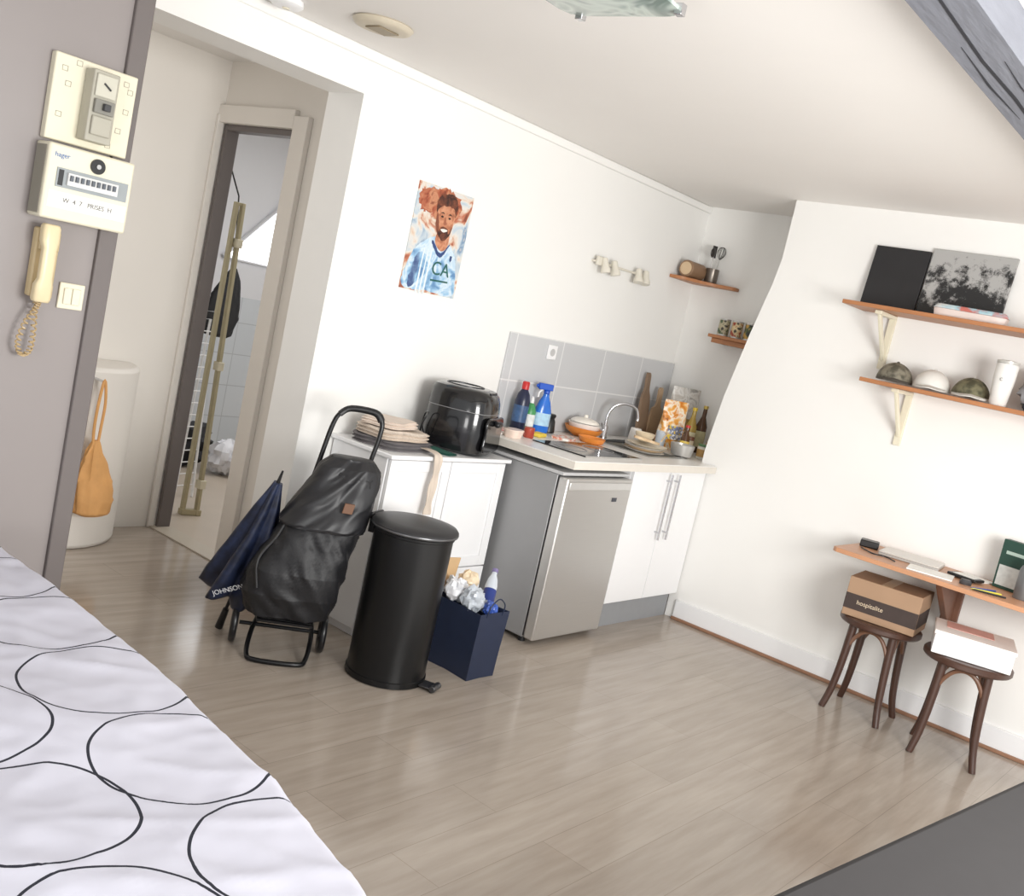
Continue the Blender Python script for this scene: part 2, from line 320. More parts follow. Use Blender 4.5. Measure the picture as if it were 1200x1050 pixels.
rust=rampmat('rust_wash',[(.3,(96,46,34)),(.45,(166,86,58)),(.6,(198,138,104)),(.7,(136,74,52))],18,.55,1)
jer=rampmat('jersey_wash',[(.34,(96,138,182)),(.44,(150,190,220)),(.54,(212,226,236)),(.66,(160,198,224)),(.76,(232,236,240))],12,.55,1)
skin=rampmat('portrait_skin',[(.32,(150,90,64)),(.48,(184,120,88)),(.62,(210,152,118)),(.75,(170,104,76))],24,.55,.6)
hair=rampmat('portrait_hair',[(.35,(50,26,20)),(.5,(88,46,32)),(.68,(126,70,46))],35,.55,.6)
layer('splash',rough([(-.17,.20),(-.08,.235),(.03,.24),(.10,.20),(.09,.12),(-.02,.10),(-.08,.12),(-.15,.12)],.025,1),1,rust,False)
layer('jersey',rough([(-.175,-.23),(-.16,-.10),(-.10,-.02),(-.02,.02),(.05,.005),(.12,-.03),(.16,-.12),(.165,-.235),(0,-.235)],.008,2),2,jer,False)
layer('arm_shade',rough([(-.14,-.23),(-.13,-.12),(-.1,-.06),(-.10,-.2)],.012,3),3,rampmat('navy_wash',[(.35,(64,86,132)),(.6,(130,162,196))],20),False)
layer('neck',[(-.02,.0),(.0,.06),(.06,.06),(.07,-.01),(.03,-.04)],3,skin)
layer('face',rough([(-.036,.15),(-.038,.09),(-.02,.04),(.025,.010),(.063,.036),(.078,.09),(.073,.15),(.02,.18)],.003,4),4,skin,False)
layer('face_shade',rough([(-.038,.13),(-.038,.08),(-.02,.04),(.0,.02),(-.012,.06),(-.022,.1)],.003,6),5,mat('face_shadow',(126,72,52),.6,var=.2,scale=30),False)
layer('beard',rough([(-.024,.075),(-.012,.036),(.025,.008),(.062,.033),(.075,.08),(.058,.046),(.046,.068),(.02,.073),(.0,.067),(-.008,.046)],.003,5),6,hair,False)
layer('hair',rough([(-.045,.13),(-.05,.19),(-.01,.222),(.05,.222),(.085,.19),(.082,.13),(.068,.160),(.02,.172),(-.025,.158)],.008,7),6,hair,False)
for x in(-.004,.046): layer('eye',[(x-.009,.117),(x,.122),(x+.009,.117),(x,.112)],7,mat('ink_dark',(40,24,20),.6))
for x in(-.004,.046): layer('eyebrow',[(x-.014,.131),(x,.138),(x+.014,.131),(x,.132)],7,mat('ink_dark',(40,24,20),.6))
layer('nose',[(.018,.12),(.012,.088),(.022,.082),(.034,.088),(.028,.1)],7,mat('nose_tone',(160,98,72),.6,var=.1,scale=60))
layer('mouth',[(.0,.058),(.022,.048),(.048,.06),(.024,.064)],7,mat('teeth_white',(236,226,218),.5))
layer('collar',rough([(-.03,.0),(.03,-.05),(.08,.0),(.075,-.018),(.03,-.07),(-.035,-.015)],.004,8),5,mat('navy_ink',(52,74,124),.6,var=.4,scale=40),False)
text('sponsor_letters','CA',.09,(.055,-.0092,-.125),FRONT,mat('green_ink',(30,92,86),.5,var=.5,scale=40),po)
layer('sponsor_bar',[(-.0,-.185),(.12,-.18),(.12,-.172),(-.0,-.176)],5,mat('green_ink',(30,92,86),.5),False)
layer('crest',[(.10,-.05),(.115,-.05),(.115,-.07),(.1075,-.08),(.10,-.07)],5,mat('navy_ink',(52,74,124),.6),False)
for x in(-.08,-.055,-.03): layer('jersey_stripe',rough([(x-.005,-.235),(x,-.06),(x+.006,-.06),(x+.003,-.235)],.003,4),4,mat('pale_wash',(226,236,242),.6,var=.1),False)
# ------------------------------------------------------------ spotlight rail
crm=mat('lamp_cream',(218,213,200),.4,var=.03)
sr=thing('spotlight_rail','cream wall spotlight bar with small lamps','spotlight',(4.98,D,1.92))
b=B(); b.box(-.29,.25,-.026,0,-.006,.006); b.obj('bar',crm,sr,bevel=.003)
for x in(-.23,-.13,.13,.21):
    b=B(); b.cyl((x,-.026,.0),(x,-.05,.0),.010); b.lathe([(.012,.03),(.018,.025),(.02,-.01),(.028,-.035),(.029,-.055),(.024,-.055)],seg=20,M=Matrix.Translation((x,-.055,.0))@Matrix.Rotation(R(-15),4,'X')@Matrix.Rotation(R(8*(1 if x>0 else -1)),4,'Y')); b.obj('lamp_head',crm,sr,bevel=.001)
b=B(); b.box(-.285,-.2,-.045,-.026,-.02,.03); b.obj('junction_box',crm,sr,bevel=.004)
# ------------------------------------------------------------ backsplash, socket
tilem=brickmat('grey_wall_tiles',(202,203,205),(197,198,200),(224,224,224),.42,.255,.005,0,(0,2),.2,shift=(-4.18+.42,-.93+.255))
b=B(); b.box(4.12,5.835,D-.013,D-.0005,.9305,1.44); tag(b.obj('tile_backsplash',tilem,bevel=.002),'grey rectangular tile splashback behind the worktop','backsplash')
so=thing('wall_socket','white wall socket on the tile splashback','socket',(4.495,D-.013,1.33))
b=B(); b.box(-.04,.04,-.01,0,0,.08); b.obj('plate',whiteg,so,bevel=.003)
b=B(); b.cyl((0,-.0105,.04),(0,-.012,.04),.021,seg=24); b.obj('outlet',mat('outlet_grey',(190,190,190),.4),so)
# ------------------------------------------------------------ WHITE SIDEBOARD
cab=thing('sideboard','low white sideboard with panelled doors beside the fridge','cabinet',(0,0,0))
b=B(); b.box(3.055,3.84,3.05,3.41,.04,.82); b.box(3.075,3.82,3.07,3.4,0,.04); b.obj('body',whiteg,cab,bevel=.003)
b=B(); b.box(3.04,3.855,3.01,3.415,.8205,.84); b.obj('top',whiteg,cab,bevel=.004)
for x0,x1 in((3.06,3.444),(3.450,3.835)):
    b=B(); b.box(x0,x1,3.036,3.049,.30,.815); b.box(x0,x0+.05,3.028,3.036,.30,.815); b.box(x1-.05,x1,3.028,3.036,.30,.815); b.box(x0+.05,x1-.05,3.028,3.036,.765,.815); b.box(x0+.05,x1-.05,3.028,3.036,.30,.35)
    b.obj('door',whiteg,cab,bevel=.002)
    b=B(); b.box(x0,x1,3.028,3.049,.05,.294); b.obj('drawer',whiteg,cab,bevel=.003)
# ------------------------------------------------------------ AIR FRYER
af=thing('air_fryer','glossy black air fryer standing on the white sideboard','air fryer',(3.65,3.205,.84),R(24))
gl=mat('glossy_black',(20,20,22),.18,var=.05,coat=.5)
b=B(); b.loft([sring(w,d,z,44,3.4) for z,w,d in((.004,.29,.30),(.015,.315,.315),(.10,.325,.325),(.19,.32,.32),(.205,.315,.315))]); b.obj('body',gl,af)
b=B(); b.loft([sring(w,d,z,44,3.4,cy=cy) for z,w,d,cy in((.2055,.32,.32,0),(.25,.315,.315,.002),(.285,.30,.30,.006),(.305,.27,.27,.012),(.312,.22,.22,.016),(.314,.12,.12,.016))]); b.obj('lid',gl,af)
b=B(); b.tube([(p.x,p.y,.2055) for p in sring(.321,.321,0,44,3.4)],.0015,6,True); b.obj('rim',steels,af)
b=B(); b.loft([[Vector((x,y-.158,z)) for x,z in blob([(-.12,.03),(0,.022),(.12,.03),(.125,.1),(.12,.185),(0,.19),(-.12,.185),(-.125,.1)])] for y in(0,-.014)]); b.obj('basket_front',gl,af,bevel=.005)
b=B(); b.box(-.035,.035,-.20,-.172,.15,.178); b.obj('handle',black,af,bevel=.01)
b=B(); b.loft([[Vector((x*k,y*k-.0,z)) for x,y in((-.05,-.135),(.05,-.135),(.045,-.10),(-.045,-.10))] for k,z in((1.0,.294),(.98,.306))]); b.obj('control_panel',mat('dark_chrome',(60,60,64),.15,.5),af,bevel=.003)
b=B(); b.tube([(.09*math.cos(t),.09*math.sin(t)+.016,.3145) for t in [2*math.pi*i/24 for i in range(24)]],.003,6,True); b.obj('vent_ring',mat('dark_ring',(50,50,54),.3,.5),af)
b=B(); b.tube(cr([(-.15,.1,.03),(-.21,.12,.1),(-.21,.1,.16),(-.17,.13,.15),(-.14,.15,.05)],6),.004,6); b.obj('cable',black,af)
# ------------------------------------------------------------ cloths on sideboard
cl1=mat('striped_linen',(206,192,178),.85,var=.3,scale=12,bump=.3,stretch=(6,1,1)); cl2=mat('grey_cloth',(110,106,108),.85,var=.2,scale=30,bump=.3)
def cloth(label,cx,cy,z,w,d,h,m,rz,seed):
    b=B(); rings=[]
    for i in range(15):
        t=i/14; k=.93+.05*math.sin(t*math.pi*5+seed)+.02
        rg=sring(w*k,d*k,z*0+h*t,44,4,wob=.10,seed=seed)
        for p in rg: p.z+=.012*noise.noise(Vector((p.x*9,p.y*9,seed)))*t
        rings.append(rg)
    b.loft(rings)
    return tag(b.obj('folded_cloth',m,loc=(cx,cy,z),rz=rz,sharp=70),label,'folded cloth','folded cloths on the sideboard')
cloth('folded grey cloth at the bottom of the pile on the sideboard',3.235,3.22,.841,.33,.28,.038,cl2,.1,1)
cloth('folded beige striped linen on the sideboard',3.225,3.22,.884,.30,.26,.04,cl1,-.1,2)
cloth('folded pale cloth on top of the pile on the sideboard',3.20,3.23,.930,.24,.21,.03,mat('pale_cloth',(222,208,196),.85,var=.15),.25,3)
cloth('dark green cloth edge lying on the sideboard',3.44,3.10,.841,.10,.13,.010,mat('green_cloth',(38,92,80),.8),.3,4)
b=B(); pts=[(3.31,3.10,.86),(3.31,3.03,.858),(3.31,2.996,.84),(3.312,2.994,.77),(3.305,2.992,.70),(3.30,2.99,.62),(3.297,2.985,.58)]
pts=[tuple(p) for p in cr(pts,4)]; v=[];n=len(pts)
for i,p in enumerate(pts):
    tw=.004*math.sin(i*.9); v+= [(p[0]-.022,p[1]+tw,p[2]),(p[0]+.022,p[1]-tw,p[2]),(p[0]+.022,p[1]-.004-tw,p[2]+.003),(p[0]-.022,p[1]-.004+tw,p[2]+.003)]
f=[]
for k in range(n-1):
    for i in range(4): j=(i+1)%4; f.append((k*4+i,k*4+j,(k+1)*4+j,(k+1)*4+i))
f+=[(3,2,1,0),(n*4-4,n*4-3,n*4-2,n*4-1)]
b.faces(v,f); tag(b.obj('fabric_strap',cl1),'beige fabric strap hanging over the front of the sideboard','strap')
# ------------------------------------------------------------ SHOPPING TROLLEY
tr=thing('shopping_trolley','black fabric shopping trolley with tubular frame and hoop handle','shopping trolley',(2.64,3.03,0),R(-38))
SH=Matrix.Identity(4); SH[0][2]=.16; SH[1][2]=.03
b=B(); b.tube(cr([(-.10,.12,.10),(-.10,.115,.4),(-.10,.11,.75),(-.10,.115,.93),(-.085,.12,.99),(-.05,.125,1.015),(.05,.125,1.015),(.085,.12,.99),(.10,.115,.93),(.10,.11,.75),(.10,.115,.4),(.10,.12,.10)],5),.010,10,M=SH); b.obj('frame',blackm,tr)
b=B(); b.tube(cr([(-.087,.12,.985),(-.05,.125,1.015),(.05,.125,1.015),(.087,.12,.985)],5),.0145,10,M=SH); b.obj('grip',black,tr)
b=B(); b.tube(cr([(-.10,.12,.10),(-.12,.0,.07),(-.125,-.11,.02),(-.09,-.15,.012),(.07,-.15,.012),(.105,-.11,.02),(.12,0,.07),(.12,.12,.10)],5),.010,10); b.obj('foot_hoop',blackm,tr)
b=B(); b.cyl((-.17,.05,.085),(.18,.05,.085),.008); b.box(-.11,.11,-.1,.1,.15,.16); b.tube([(-.1,.1,.12),(-.1,-.08,.155),(.1,-.08,.155),(.1,.1,.12)],.008,8); b.obj('axle',blackm,tr)
for x in(-.205,.15):
    b=B(); b.tube([(x+.015,.05+.068*math.cos(t),.084+.068*math.sin(t)) for t in [2*math.pi*i/28 for i in range(28)]],.0145,10,True)
    for k in range(5):
        t=2*math.pi*k/5; b.cyl((x+.015,.05,.084),(x+.015,.05+.062*math.cos(t),.084+.062*math.sin(t)),.006,seg=8,mi=1)
    b.cyl((x,.05,.084),(x+.03,.05,.084),.016,mi=1); b.obj('wheel',[black,mat('wheel_hub',(60,60,62),.5)],tr)
b=B(); b.loft(fabric_rings([(.165,.27,.16,-.02,-.01),(.18,.33,.22,-.03,-.02),(.27,.375,.26,-.045,-.035),(.37,.365,.27,-.045,-.04),(.48,.325,.24,-.025,-.03),(.60,.285,.215,-.005,-.015),(.70,.255,.185,.01,0),(.77,.23,.165,.015,0),(.80,.20,.12,.015,.0)],80,110,2.8,.0125,(1.7,5.5),7,5),M=SH); b.obj('bag',blackf,tr,sharp=85)
b=B(); b.loft(fabric_rings([(.55,.325,.255,-.015,-.025),(.562,.332,.262,-.015,-.025),(.65,.30,.235,.003,-.01),(.75,.265,.20,.015,0),(.80,.24,.165,.015,0),(.835,.17,.10,.015,0)],40,110,2.8,.009,(1.7,5),17,-5),cap0=False,M=SH); b.obj('flap',mat('black_flap',(31,31,34),.45,var=.12,scale=60),tr,sharp=85)
b=B(); b.box(.03,.07,-.150,-.138,.64,.68,M=SH); b.obj('badge',mat('brown_patch',(112,80,60),.6),tr,bevel=.002)
b=B(); b.tube(cr([(-.15,-.08,.60),(-.17,-.1,.5),(-.21,-.12,.40),(-.18,-.16,.30)],5),.006,6,M=SH); b.obj('strap',black,tr)
# umbrella
um=thing('umbrella','folded navy blue umbrella leaning against the shopping trolley','umbrella',(2.545,3.31,0))
A=Vector((0,0,.012)); Bq=Vector((.01,-.21,.76)); dz=(Bq-A).normalized()
Mx=Matrix.Translation(A)@dz.to_track_quat('Z','Y').to_matrix().to_4x4()
navy=rampmat('navy_nylon',[(.35,(18,24,42)),(.65,(38,48,76))],18,.45,0,3)
def star(r,z,a,k=6,n=72):
    o=[]
    for t in [2*math.pi*i/n for i in range(n)]:
        q=r*(1+a*math.cos(k*t+z*3)+.16*noise.noise(Vector((math.cos(t)*2,math.sin(t)*2,z*8)))); o.append(Vector((q*math.cos(t+z*1.5),q*math.sin(t+z*1.5),z+.05*a*math.sin(k*t) if z<.25 else z)))
    return o
b=B(); b.loft([star(r,z,a) for r,z,a in((.012,.16,.1),(.08,.165,.3),(.112,.185,.3),(.108,.25,.28),(.094,.34,.26),(.072,.46,.22),(.046,.58,.18),(.018,.70,.08))],M=Mx); b.obj('canopy',navy,um,sharp=60)
b=B(); b.cyl((0,0,.0),(0,0,.16),.007,M=Mx); b.obj('shaft',mat('dark_shaft',(50,50,54),.4,.6),um)
b=B(); b.cyl((0,0,-.002),(0,0,.09),.017,.013,M=Mx); b.obj('handle',black,um)
b=B(); b.cyl((0,0,.70),(0,0,.755),.008,.004,M=Mx); b.obj('tip',black,um)
vd=Vector((-.72,-.66,.2)).normalized(); cen=Mx@Vector((0,0,.26)); za=(vd-dz*vd.dot(dz)).normalized(); ya=dz.copy(); xa=ya.cross(za).normalized()
Mt_=(Matrix((xa,ya,za)).transposed()@Matrix.Rotation(R(40),3,'Z')).to_4x4(); Mt_.translation=cen+za*.150
tx=text('lettering','JOHNSON',.028,(0,0,0),(0,0,0),mat('letter_white',(220,222,226),.5),um); tx.matrix_local=Mt_
# ------------------------------------------------------------ PEDAL BIN
bn=thing('pedal_bin','tall black cylindrical metal pedal bin','bin',(2.925,2.69,0),R(20)); k=1.05
b=B(); b.lathe([(r_*k,z) for r_,z in[(.150,0),(.158,.004),(.158,.025),(.153,.028),(.153,.60),(.158,.603),(.158,.612),(.150,.613)]],seg=48); b.obj('body',mat('bin_black',(22,22,23),.34,.3,var=.1,scale=3),bn)
b=B(); b.lathe([(r_*k,z) for r_,z in[(.160,.614),(.168,.618),(.168,.632),(.160,.642),(.12,.651),(.06,.656),(.01,.657)]],seg=48); b.obj('lid',mat('lid_black',(40,40,42),.4),bn)
b=B(); b.lathe([(r_*k,z) for r_,z in[(.1685,.620),(.1693,.622),(.1693,.625),(.1685,.627)]],seg=48,cap0=False,cap1=False); b.obj('lid_rim',mat('rim_grey',(110,110,112),.3,.7),bn)
b=B(); b.box(-.035,.035,-.225,-.165,.012,.02); b.cyl((-.035,-.225,.016),(.035,-.225,.016),.014); b.obj('pedal',mat('pedal_grey',(80,80,82),.3,.7),bn,bevel=.003)
b=B(); b.box(-.04,.04,.16,.185,.56,.64); b.cyl((-.05,.178,.635),(.05,.178,.635),.009); b.obj('hinge',black,bn,bevel=.003)
# ------------------------------------------------------------ NAVY PAPER BAG + contents
nb=thing('paper_bag','navy blue paper carrier bag stuffed with packaging','shopping bag',(3.305,2.635,0))
nv=mat('navy_paper',(32,42,66),.5,var=.15)
def rr(w,d,z): return [Vector(p) for p in((-w/2,-d/2,z),(0,-d/2+.004,z),(w/2,-d/2,z),(w/2-.012,0,z),(w/2,d/2,z),(0,d/2-.004,z),(-w/2,d/2,z),(-w/2+.012,0,z))]
b=B(); b.loft([rr(.175,.27,0),rr(.18,.275,.12),rr(.19,.29,.295),rr(.184,.284,.295),rr(.17,.265,.02)]); b.obj('body',nv,nb,sharp=25)
b=B(); b.tube(cr([(-.05,-.142,.28),(-.045,-.15,.33),(0,-.15,.36),(.045,-.15,.33),(.05,-.142,.28)],5),.003,6); b.obj('handle',nv,nb)
def crump(name,label,cat,c,r,m,seed,sq=(1,1,1)):
    b=B(); rings=[]
    for k in range(15):
        t=R(-90+180*k/14); cc=max(math.cos(t),.02); ring=[]
        for i in range(30):
            a=2*math.pi*i/30; d=Vector((cc*math.cos(a),cc*math.sin(a),math.sin(t)))
            q=1+.38*noise.noise(d*2.3+Vector((seed,0,0)))+.22*(1-2*abs(noise.noise(d*4+Vector((seed,3,0)))))-.1
            ring.append(Vector((d.x*r*q*sq[0],d.y*r*q*sq[1],d.z*r*q*sq[2])))
        rings.append(ring)
    b.loft(rings); return tag(b.obj(name,m,loc=c,sharp=30),label,cat)
clearp=mat('clear_plastic',(225,232,240),.15,var=.1,trans=.35)
crump('plastic_wrapper','crumpled clear plastic packaging in the navy bag','packaging',(3.262,2.59,.327),.048,clearp,2)
crump('plastic_wrapper','crumpled white plastic in the navy bag','packaging',(3.262,2.695,.335),.05,mat('white_plastic',(235,236,240),.35),7)
crump('plastic_wrapper','crumpled beige food packaging in the navy bag','packaging',(3.355,2.71,.36),.042,mat('beige_wrap',(226,206,176),.4,var=.3,scale=25),17)
crump('plastic_wrapper','crumpled blue and white wrapper in the navy bag','packaging',(3.315,2.53,.30),.03,mat('blue_wrap',(60,90,170),.35,var=.6,scale=25),12)
b=B(); b.box(-.045,.045,-.003,.003,-.06,.085); tag(b.obj('cardboard_piece',mat('kraft',(196,164,124),.7),loc=(3.28,2.765,.37),rot=(.05,.1,.1),bevel=.001),'torn kraft cardboard sticking out of the navy bag','cardboard')
pb=thing('plastic_bottle','empty clear plastic bottle with blue label in the navy bag','bottle',(3.375,2.60,.345),R(35))
Mb=Matrix.Rotation(R(40),4,'Y')
b=B(); b.lathe([(.022,-.09),(.027,-.08),(.027,.03),(.022,.06),(.012,.085),(.012,.095)],seg=20,M=Mb); b.obj('body',clearp,pb)
b=B(); b.lathe([(.0282,-.05),(.0282,.01)],seg=20,M=Mb,cap0=False,cap1=False); b.obj('wrap_label',mat('label_blue',(30,50,120),.4),pb)
b=B(); b.lathe([(.0145,.0955),(.0145,.112),(.012,.113)],seg=16,M=Mb); b.obj('cap',mat('cap_purple',(120,110,150),.4),pb)
# ------------------------------------------------------------ FRIDGE
fr=thing('fridge','silver under-counter fridge with brushed steel door','fridge')
b=B(); b.box(3.87,4.44,2.735,3.28,.03,.845); b.obj('body',steels,fr,bevel=.004)
b=B(); b.box(3.865,4.445,2.70,3.285,.846,.862); b.obj('top',mat('fridge_top',(190,190,190),.4),fr,bevel=.003)
b=B(); b.box(3.87,4.44,2.67,2.728,.03,.84); b.obj('door',steel,fr,bevel=.008)
b=B(); b.box(3.885,4.425,2.662,2.6695,.785,.822); b.obj('door_handle',mat('handle_grey',(215,214,212),.3,.6),fr,bevel=.003)
b=B(); b.box(3.873,4.437,2.728,2.735,.04,.838); b.obj('door_seal',black,fr)
b=B(); b.box(4.28,4.32,2.667,2.6698,.725,.745); b.obj('badge',mat('badge_dark',(60,62,70),.3),fr)
for x in(3.91,4.40):
    for y in(2.76,3.24):
        b=B(); b.cyl((x,y,0),(x,y,.03),.018); b.obj('foot',black,fr)
# ------------------------------------------------------------ BASE CABINET
kc=thing('kitchen_cabinet','white two-door kitchen base cabinet with long bar handles','cabinet')
b=B(); b.box(4.49,4.508,2.722,3.40,.15,.888); b.box(5.244,5.262,2.722,3.40,.15,.888); b.box(4.508,5.244,2.722,3.40,.15,.168); b.box(4.508,5.244,3.39,3.40,.168,.888); b.obj('body',whiteg,kc,bevel=.002)
b=B(); b.box(4.47,5.262,2.75,2.77,0,.149); b.obj('plinth',mat('plinth_grey',(150,152,155),.4),kc)
for x0,x1,hx in((4.492,4.872,4.835),(4.877,5.260,4.92)):
    b=B(); b.box(x0,x1,2.702,2.7215,.152,.883); d=b.obj('door',whiteg,kc,bevel=.002)
    b=B(); b.cyl((hx,2.672,.50),(hx,2.672,.87),.006); b.cyl((hx,2.672,.54),(hx,2.702,.54),.005); b.cyl((hx,2.672,.83),(hx,2.702,.83),.005); b.obj('handle',chrome,d)
wt=mat('worktop_cream',(236,234,230),.3,var=.03,scale=60); we=mat('worktop_edge',(218,212,202),.4,var=.05)
b=B(); z0,z1=.89,.93
sx0,sx1,sy0,sy1=4.80,5.20,2.83,3.19
b.box(3.86,sx0,2.65,3.405,z0,z1); b.box(sx0,sx1,2.65,sy0,z0,z1); b.box(sx0,sx1,sy1,3.405,z0,z1); b.box(sx1,5.262,2.65,3.405,z0,z1); b.box(5.262,5.835,2.757,3.405,z0,z1)
b.box(3.855,5.262,2.645,2.65,z0,z1-.004,1); b.box(3.855,3.86,2.65,3.405,z0,z1-.004,1)
tag(b.obj('worktop',[wt,we]),'cream laminate kitchen worktop over the fridge and base cabinet','worktop')
sk=thing('kitchen_sink','inset stainless kitchen sink in the worktop','sink',(5.0,3.01,.93))
b=B(); b.loft([[Vector((x*w/2,y*d/2,z)) for x,y in((-1,-1),(1,-1),(1,1),(-1,1))] for w,d,z in((.43,.39,.0012),(.43,.39,.004),(.38,.34,.004),(.37,.33,-.02),(.34,.30,-.13))],cap0=False); b.obj('basin',mat('sink_steel',(190,190,188),.3,.8),sk,bevel=.004)
b=B(); b.cyl((0,0,-.1295),(0,0,-.127),.03); b.obj('drain',chrome,sk)
fc=thing('faucet','chrome gooseneck kitchen tap','faucet',(5.03,3.30,.93))
b=B(); b.lathe([(.026,0.001),(.026,.01),(.02,.02),(.019,.07),(.014,.08)]); b.obj('base',chrome,fc)
b=B(); b.tube(cr([(0,0,.07),(0,0,.14),(.02,-.02,.2),(.07,-.06,.225),(.13,-.1,.21),(.15,-.115,.16),(.15,-.115,.14)],6),.009,10); b.obj('spout',chrome,fc)
b=B(); b.tube([(-.018,0,.05),(-.05,-.01,.075),(-.075,-.015,.095)],.006,8); b.obj('lever',chrome,fc)
hb=thing('ceramic_hob','black glass two ring hob on the worktop','hob',(4.33,2.91,.9305))
b=B(); b.box(-.26,.26,-.17,.17,0,.006); b.obj('glass',mat('hob_glass',(18,18,20),.08),hb,bevel=.002)
for x in(-.13,.12):
    b=B(); b.tube([(x+.085*math.cos(t),.02+.085*math.sin(t),.0065) for t in [2*math.pi*i/36 for i in range(36)]],.0018,5,True); b.obj('cooking_ring',mat('ring_grey',(150,150,150),.4),hb)
b=B(); b.box(-.262,.262,-.172,-.1705,0,.007); b.obj('trim_edge',steel,hb)
# ---------------------------------------------------------- worktop items
def bottle(name,label,cat,x,y,z,prof,body,capp=None,capm=None,lab=None,group=None,seg=24):
    t=thing(name,label,cat,(x,y,z),0,group); b=B(); b.lathe(prof,seg=seg); b.obj('body',body,t)
    if capp: b=B(); b.lathe(capp,seg=seg); b.obj('cap',capm,t)
    if lab: r,a,c,m=lab; b=B(); b.lathe([(r,a),(r,c)],seg=seg,cap0=False,cap1=False); b.obj('wrap_label',m,t)
    return t
zc=.9305
redp=mat('red_plastic',(190,40,40),.35); bluep=mat('blue_plastic',(28,84,190),.3); greenp=mat('green_plastic',(70,150,90),.35); orang=mat('orange_plastic',(226,140,60),.4)
capw=mat('cap_white',(236,236,236),.4)
bottle('cleaner_bottle','dark blue cleaning bottle with red cap on the worktop','bottle',4.24,3.33,zc,[(.036,0),(.041,.01),(.041,.16),(.032,.2),(.017,.225)],mat('dark_navy_plastic',(28,34,62),.3),[(.02,.226),(.02,.262),(.016,.268)],redp,(.0415,.05,.14,mat('label_teal',(60,90,130),.4,var=.6,scale=40)))
bottle('dish_soap_bottle','green dish soap bottle on the worktop','bottle',4.335,3.34,zc,[(.028,0),(.034,.01),(.034,.11),(.024,.14),(.013,.155)],greenp,[(.013,.1555),(.01,.18),(.006,.19)],capw,(.0343,.03,.095,mat('label_white',(225,228,225),.5,var=.3,scale=40)))
sp=thing('spray_bottle','blue trigger spray bottle on the worktop','spray bottle',(4.435,3.33,zc),R(-30))
b=B(); b.loft([sring(w,d,z,28,2.6) for z,w,d in((0,.09,.06),(.01,.10,.066),(.12,.095,.062),(.17,.065,.05),(.2,.036,.034),(.215,.034,.034))]); b.obj('body',mat('blue_liquid',(40,110,205),.2,var=.15),sp)
b=B(); b.cyl((0,0,.2155),(0,0,.235),.018); b.box(-.055,.03,-.013,.013,.235,.27); b.cyl((-.055,0,.252),(-.068,0,.252),.01); b.obj('trigger_head',bluep,sp,bevel=.004)
b=B(); b.tube([(-.03,0,.235),(-.045,0,.215),(-.045,0,.19)],.006,8); b.obj('trigger',capw,sp)
b=B(); b.loft([sring(.0985,.0665,z,28,2.6) for z in(.04,.11)],False,False); b.obj('wrap_label',mat('label_light_blue',(170,205,240),.4,var=.4,scale=40),sp)
bw=mat('bowl_white',(240,236,230),.25)
b=B(); b.lathe([(.05,0),(.06,.004),(.1,.03),(.112,.055),(.108,.055),(.06,.012),(.01,.01)],seg=36); tag(b.obj('bowl',orang,loc=(4.80,3.29,zc)),'orange bowl underneath a white bowl on the worktop','bowl')
b=B(); b.lathe([(.05,0),(.055,.004),(.088,.035),(.095,.06),(.091,.06),(.05,.012),(.01,.01)],seg=36); tag(b.obj('bowl',bw,loc=(4.80,3.29,zc+.02)),'white bowl nested in an orange one on the worktop','bowl')
b=B(); b.sph((0,0,0),.085,.085,.03,24,6,a0=0); b.cyl((0,0,.03),(0,0,.045),.012); tag(b.obj('pan_lid',mat('cream_lid',(238,232,222),.3),loc=(4.80,3.29,zc+.083)),'white domed lid covering the bowls on the worktop','lid')
b=B(); b.lathe([(.034,0),(.038,.005),(.032,.065),(.024,.08),(.032,.095),(.028,.105)],seg=20); tag(b.obj('coffee_pot',black,loc=(4.545,3.35,zc)),'small black coffee pot on the worktop','coffee pot')
pn=thing('frying_pan','small orange pan with black handle beside the bowls','pan',(4.66,3.125,zc),R(-40))
b=B(); b.lathe([(.06,0),(.066,.004),(.078,.03),(.075,.03),(.065,.006),(.01,.005)],seg=36); b.obj('body',orang,pn)
b=B(); b.tube([(.076,0,.026),(.12,0,.034),(.19,0,.042)],[.007,.009,.01],8); b.obj('handle',black,pn)
b=B(); b.box(-.12,.12,-.08,.08,0,.012); b.box(-.11,.11,-.07,.07,.012,.014,1); tag(b.obj('serving_tray',[bw,rampmat('tray_pattern',[(.4,(238,234,228)),(.5,(200,70,60)),(.6,(236,226,216)),(.7,(90,120,160))],18,.5)],loc=(4.02,3.27,zc),rz=.2,bevel=.003),'white tray with red pattern on the worktop','tray')
b=B(); b.loft([sring(.09,.07,0,24,4),sring(.11,.08,.035,24,4),sring(.115,.085,.036,24,4),sring(.11,.08,.042,24,4)]); tag(b.obj('food_container',mat('clear_tub',(236,214,200),.25,var=.2),loc=(3.97,3.13,zc+.0),rz=.2),'small plastic food tub on the worktop','container')
b=B(); b.box(-.05,.05,-.03,.03,0,.02); tag(b.obj('sponge',mat('sponge_yellow',(228,200,80),.8,var=.15,scale=60,bump=.3),loc=(4.27,3.2,zc),rz=.3,bevel=.005),'yellow sponge beside the cleaning bottles','sponge')
b=B(); b.loft([sring(.16,.11,0,24,6),sring(.16,.11,.012,24,6)]); tag(b.obj('kitchen_leaflet',rampmat('leaflet',[(.4,(240,236,230)),(.5,(214,120,90)),(.58,(240,230,220)),(.68,(80,90,110))],16,.5),loc=(4.46,3.17,zc),rz=.35),'folded leaflet with red print beside the hob','leaflet')
b=B(); b.lathe([(.025,0),(.028,.004),(.028,.05),(.024,.055)],seg=20); tag(b.obj('small_jar',mat('jar_red',(170,70,54),.3),loc=(4.12,3.15,zc)),'small red jar on the worktop','jar')
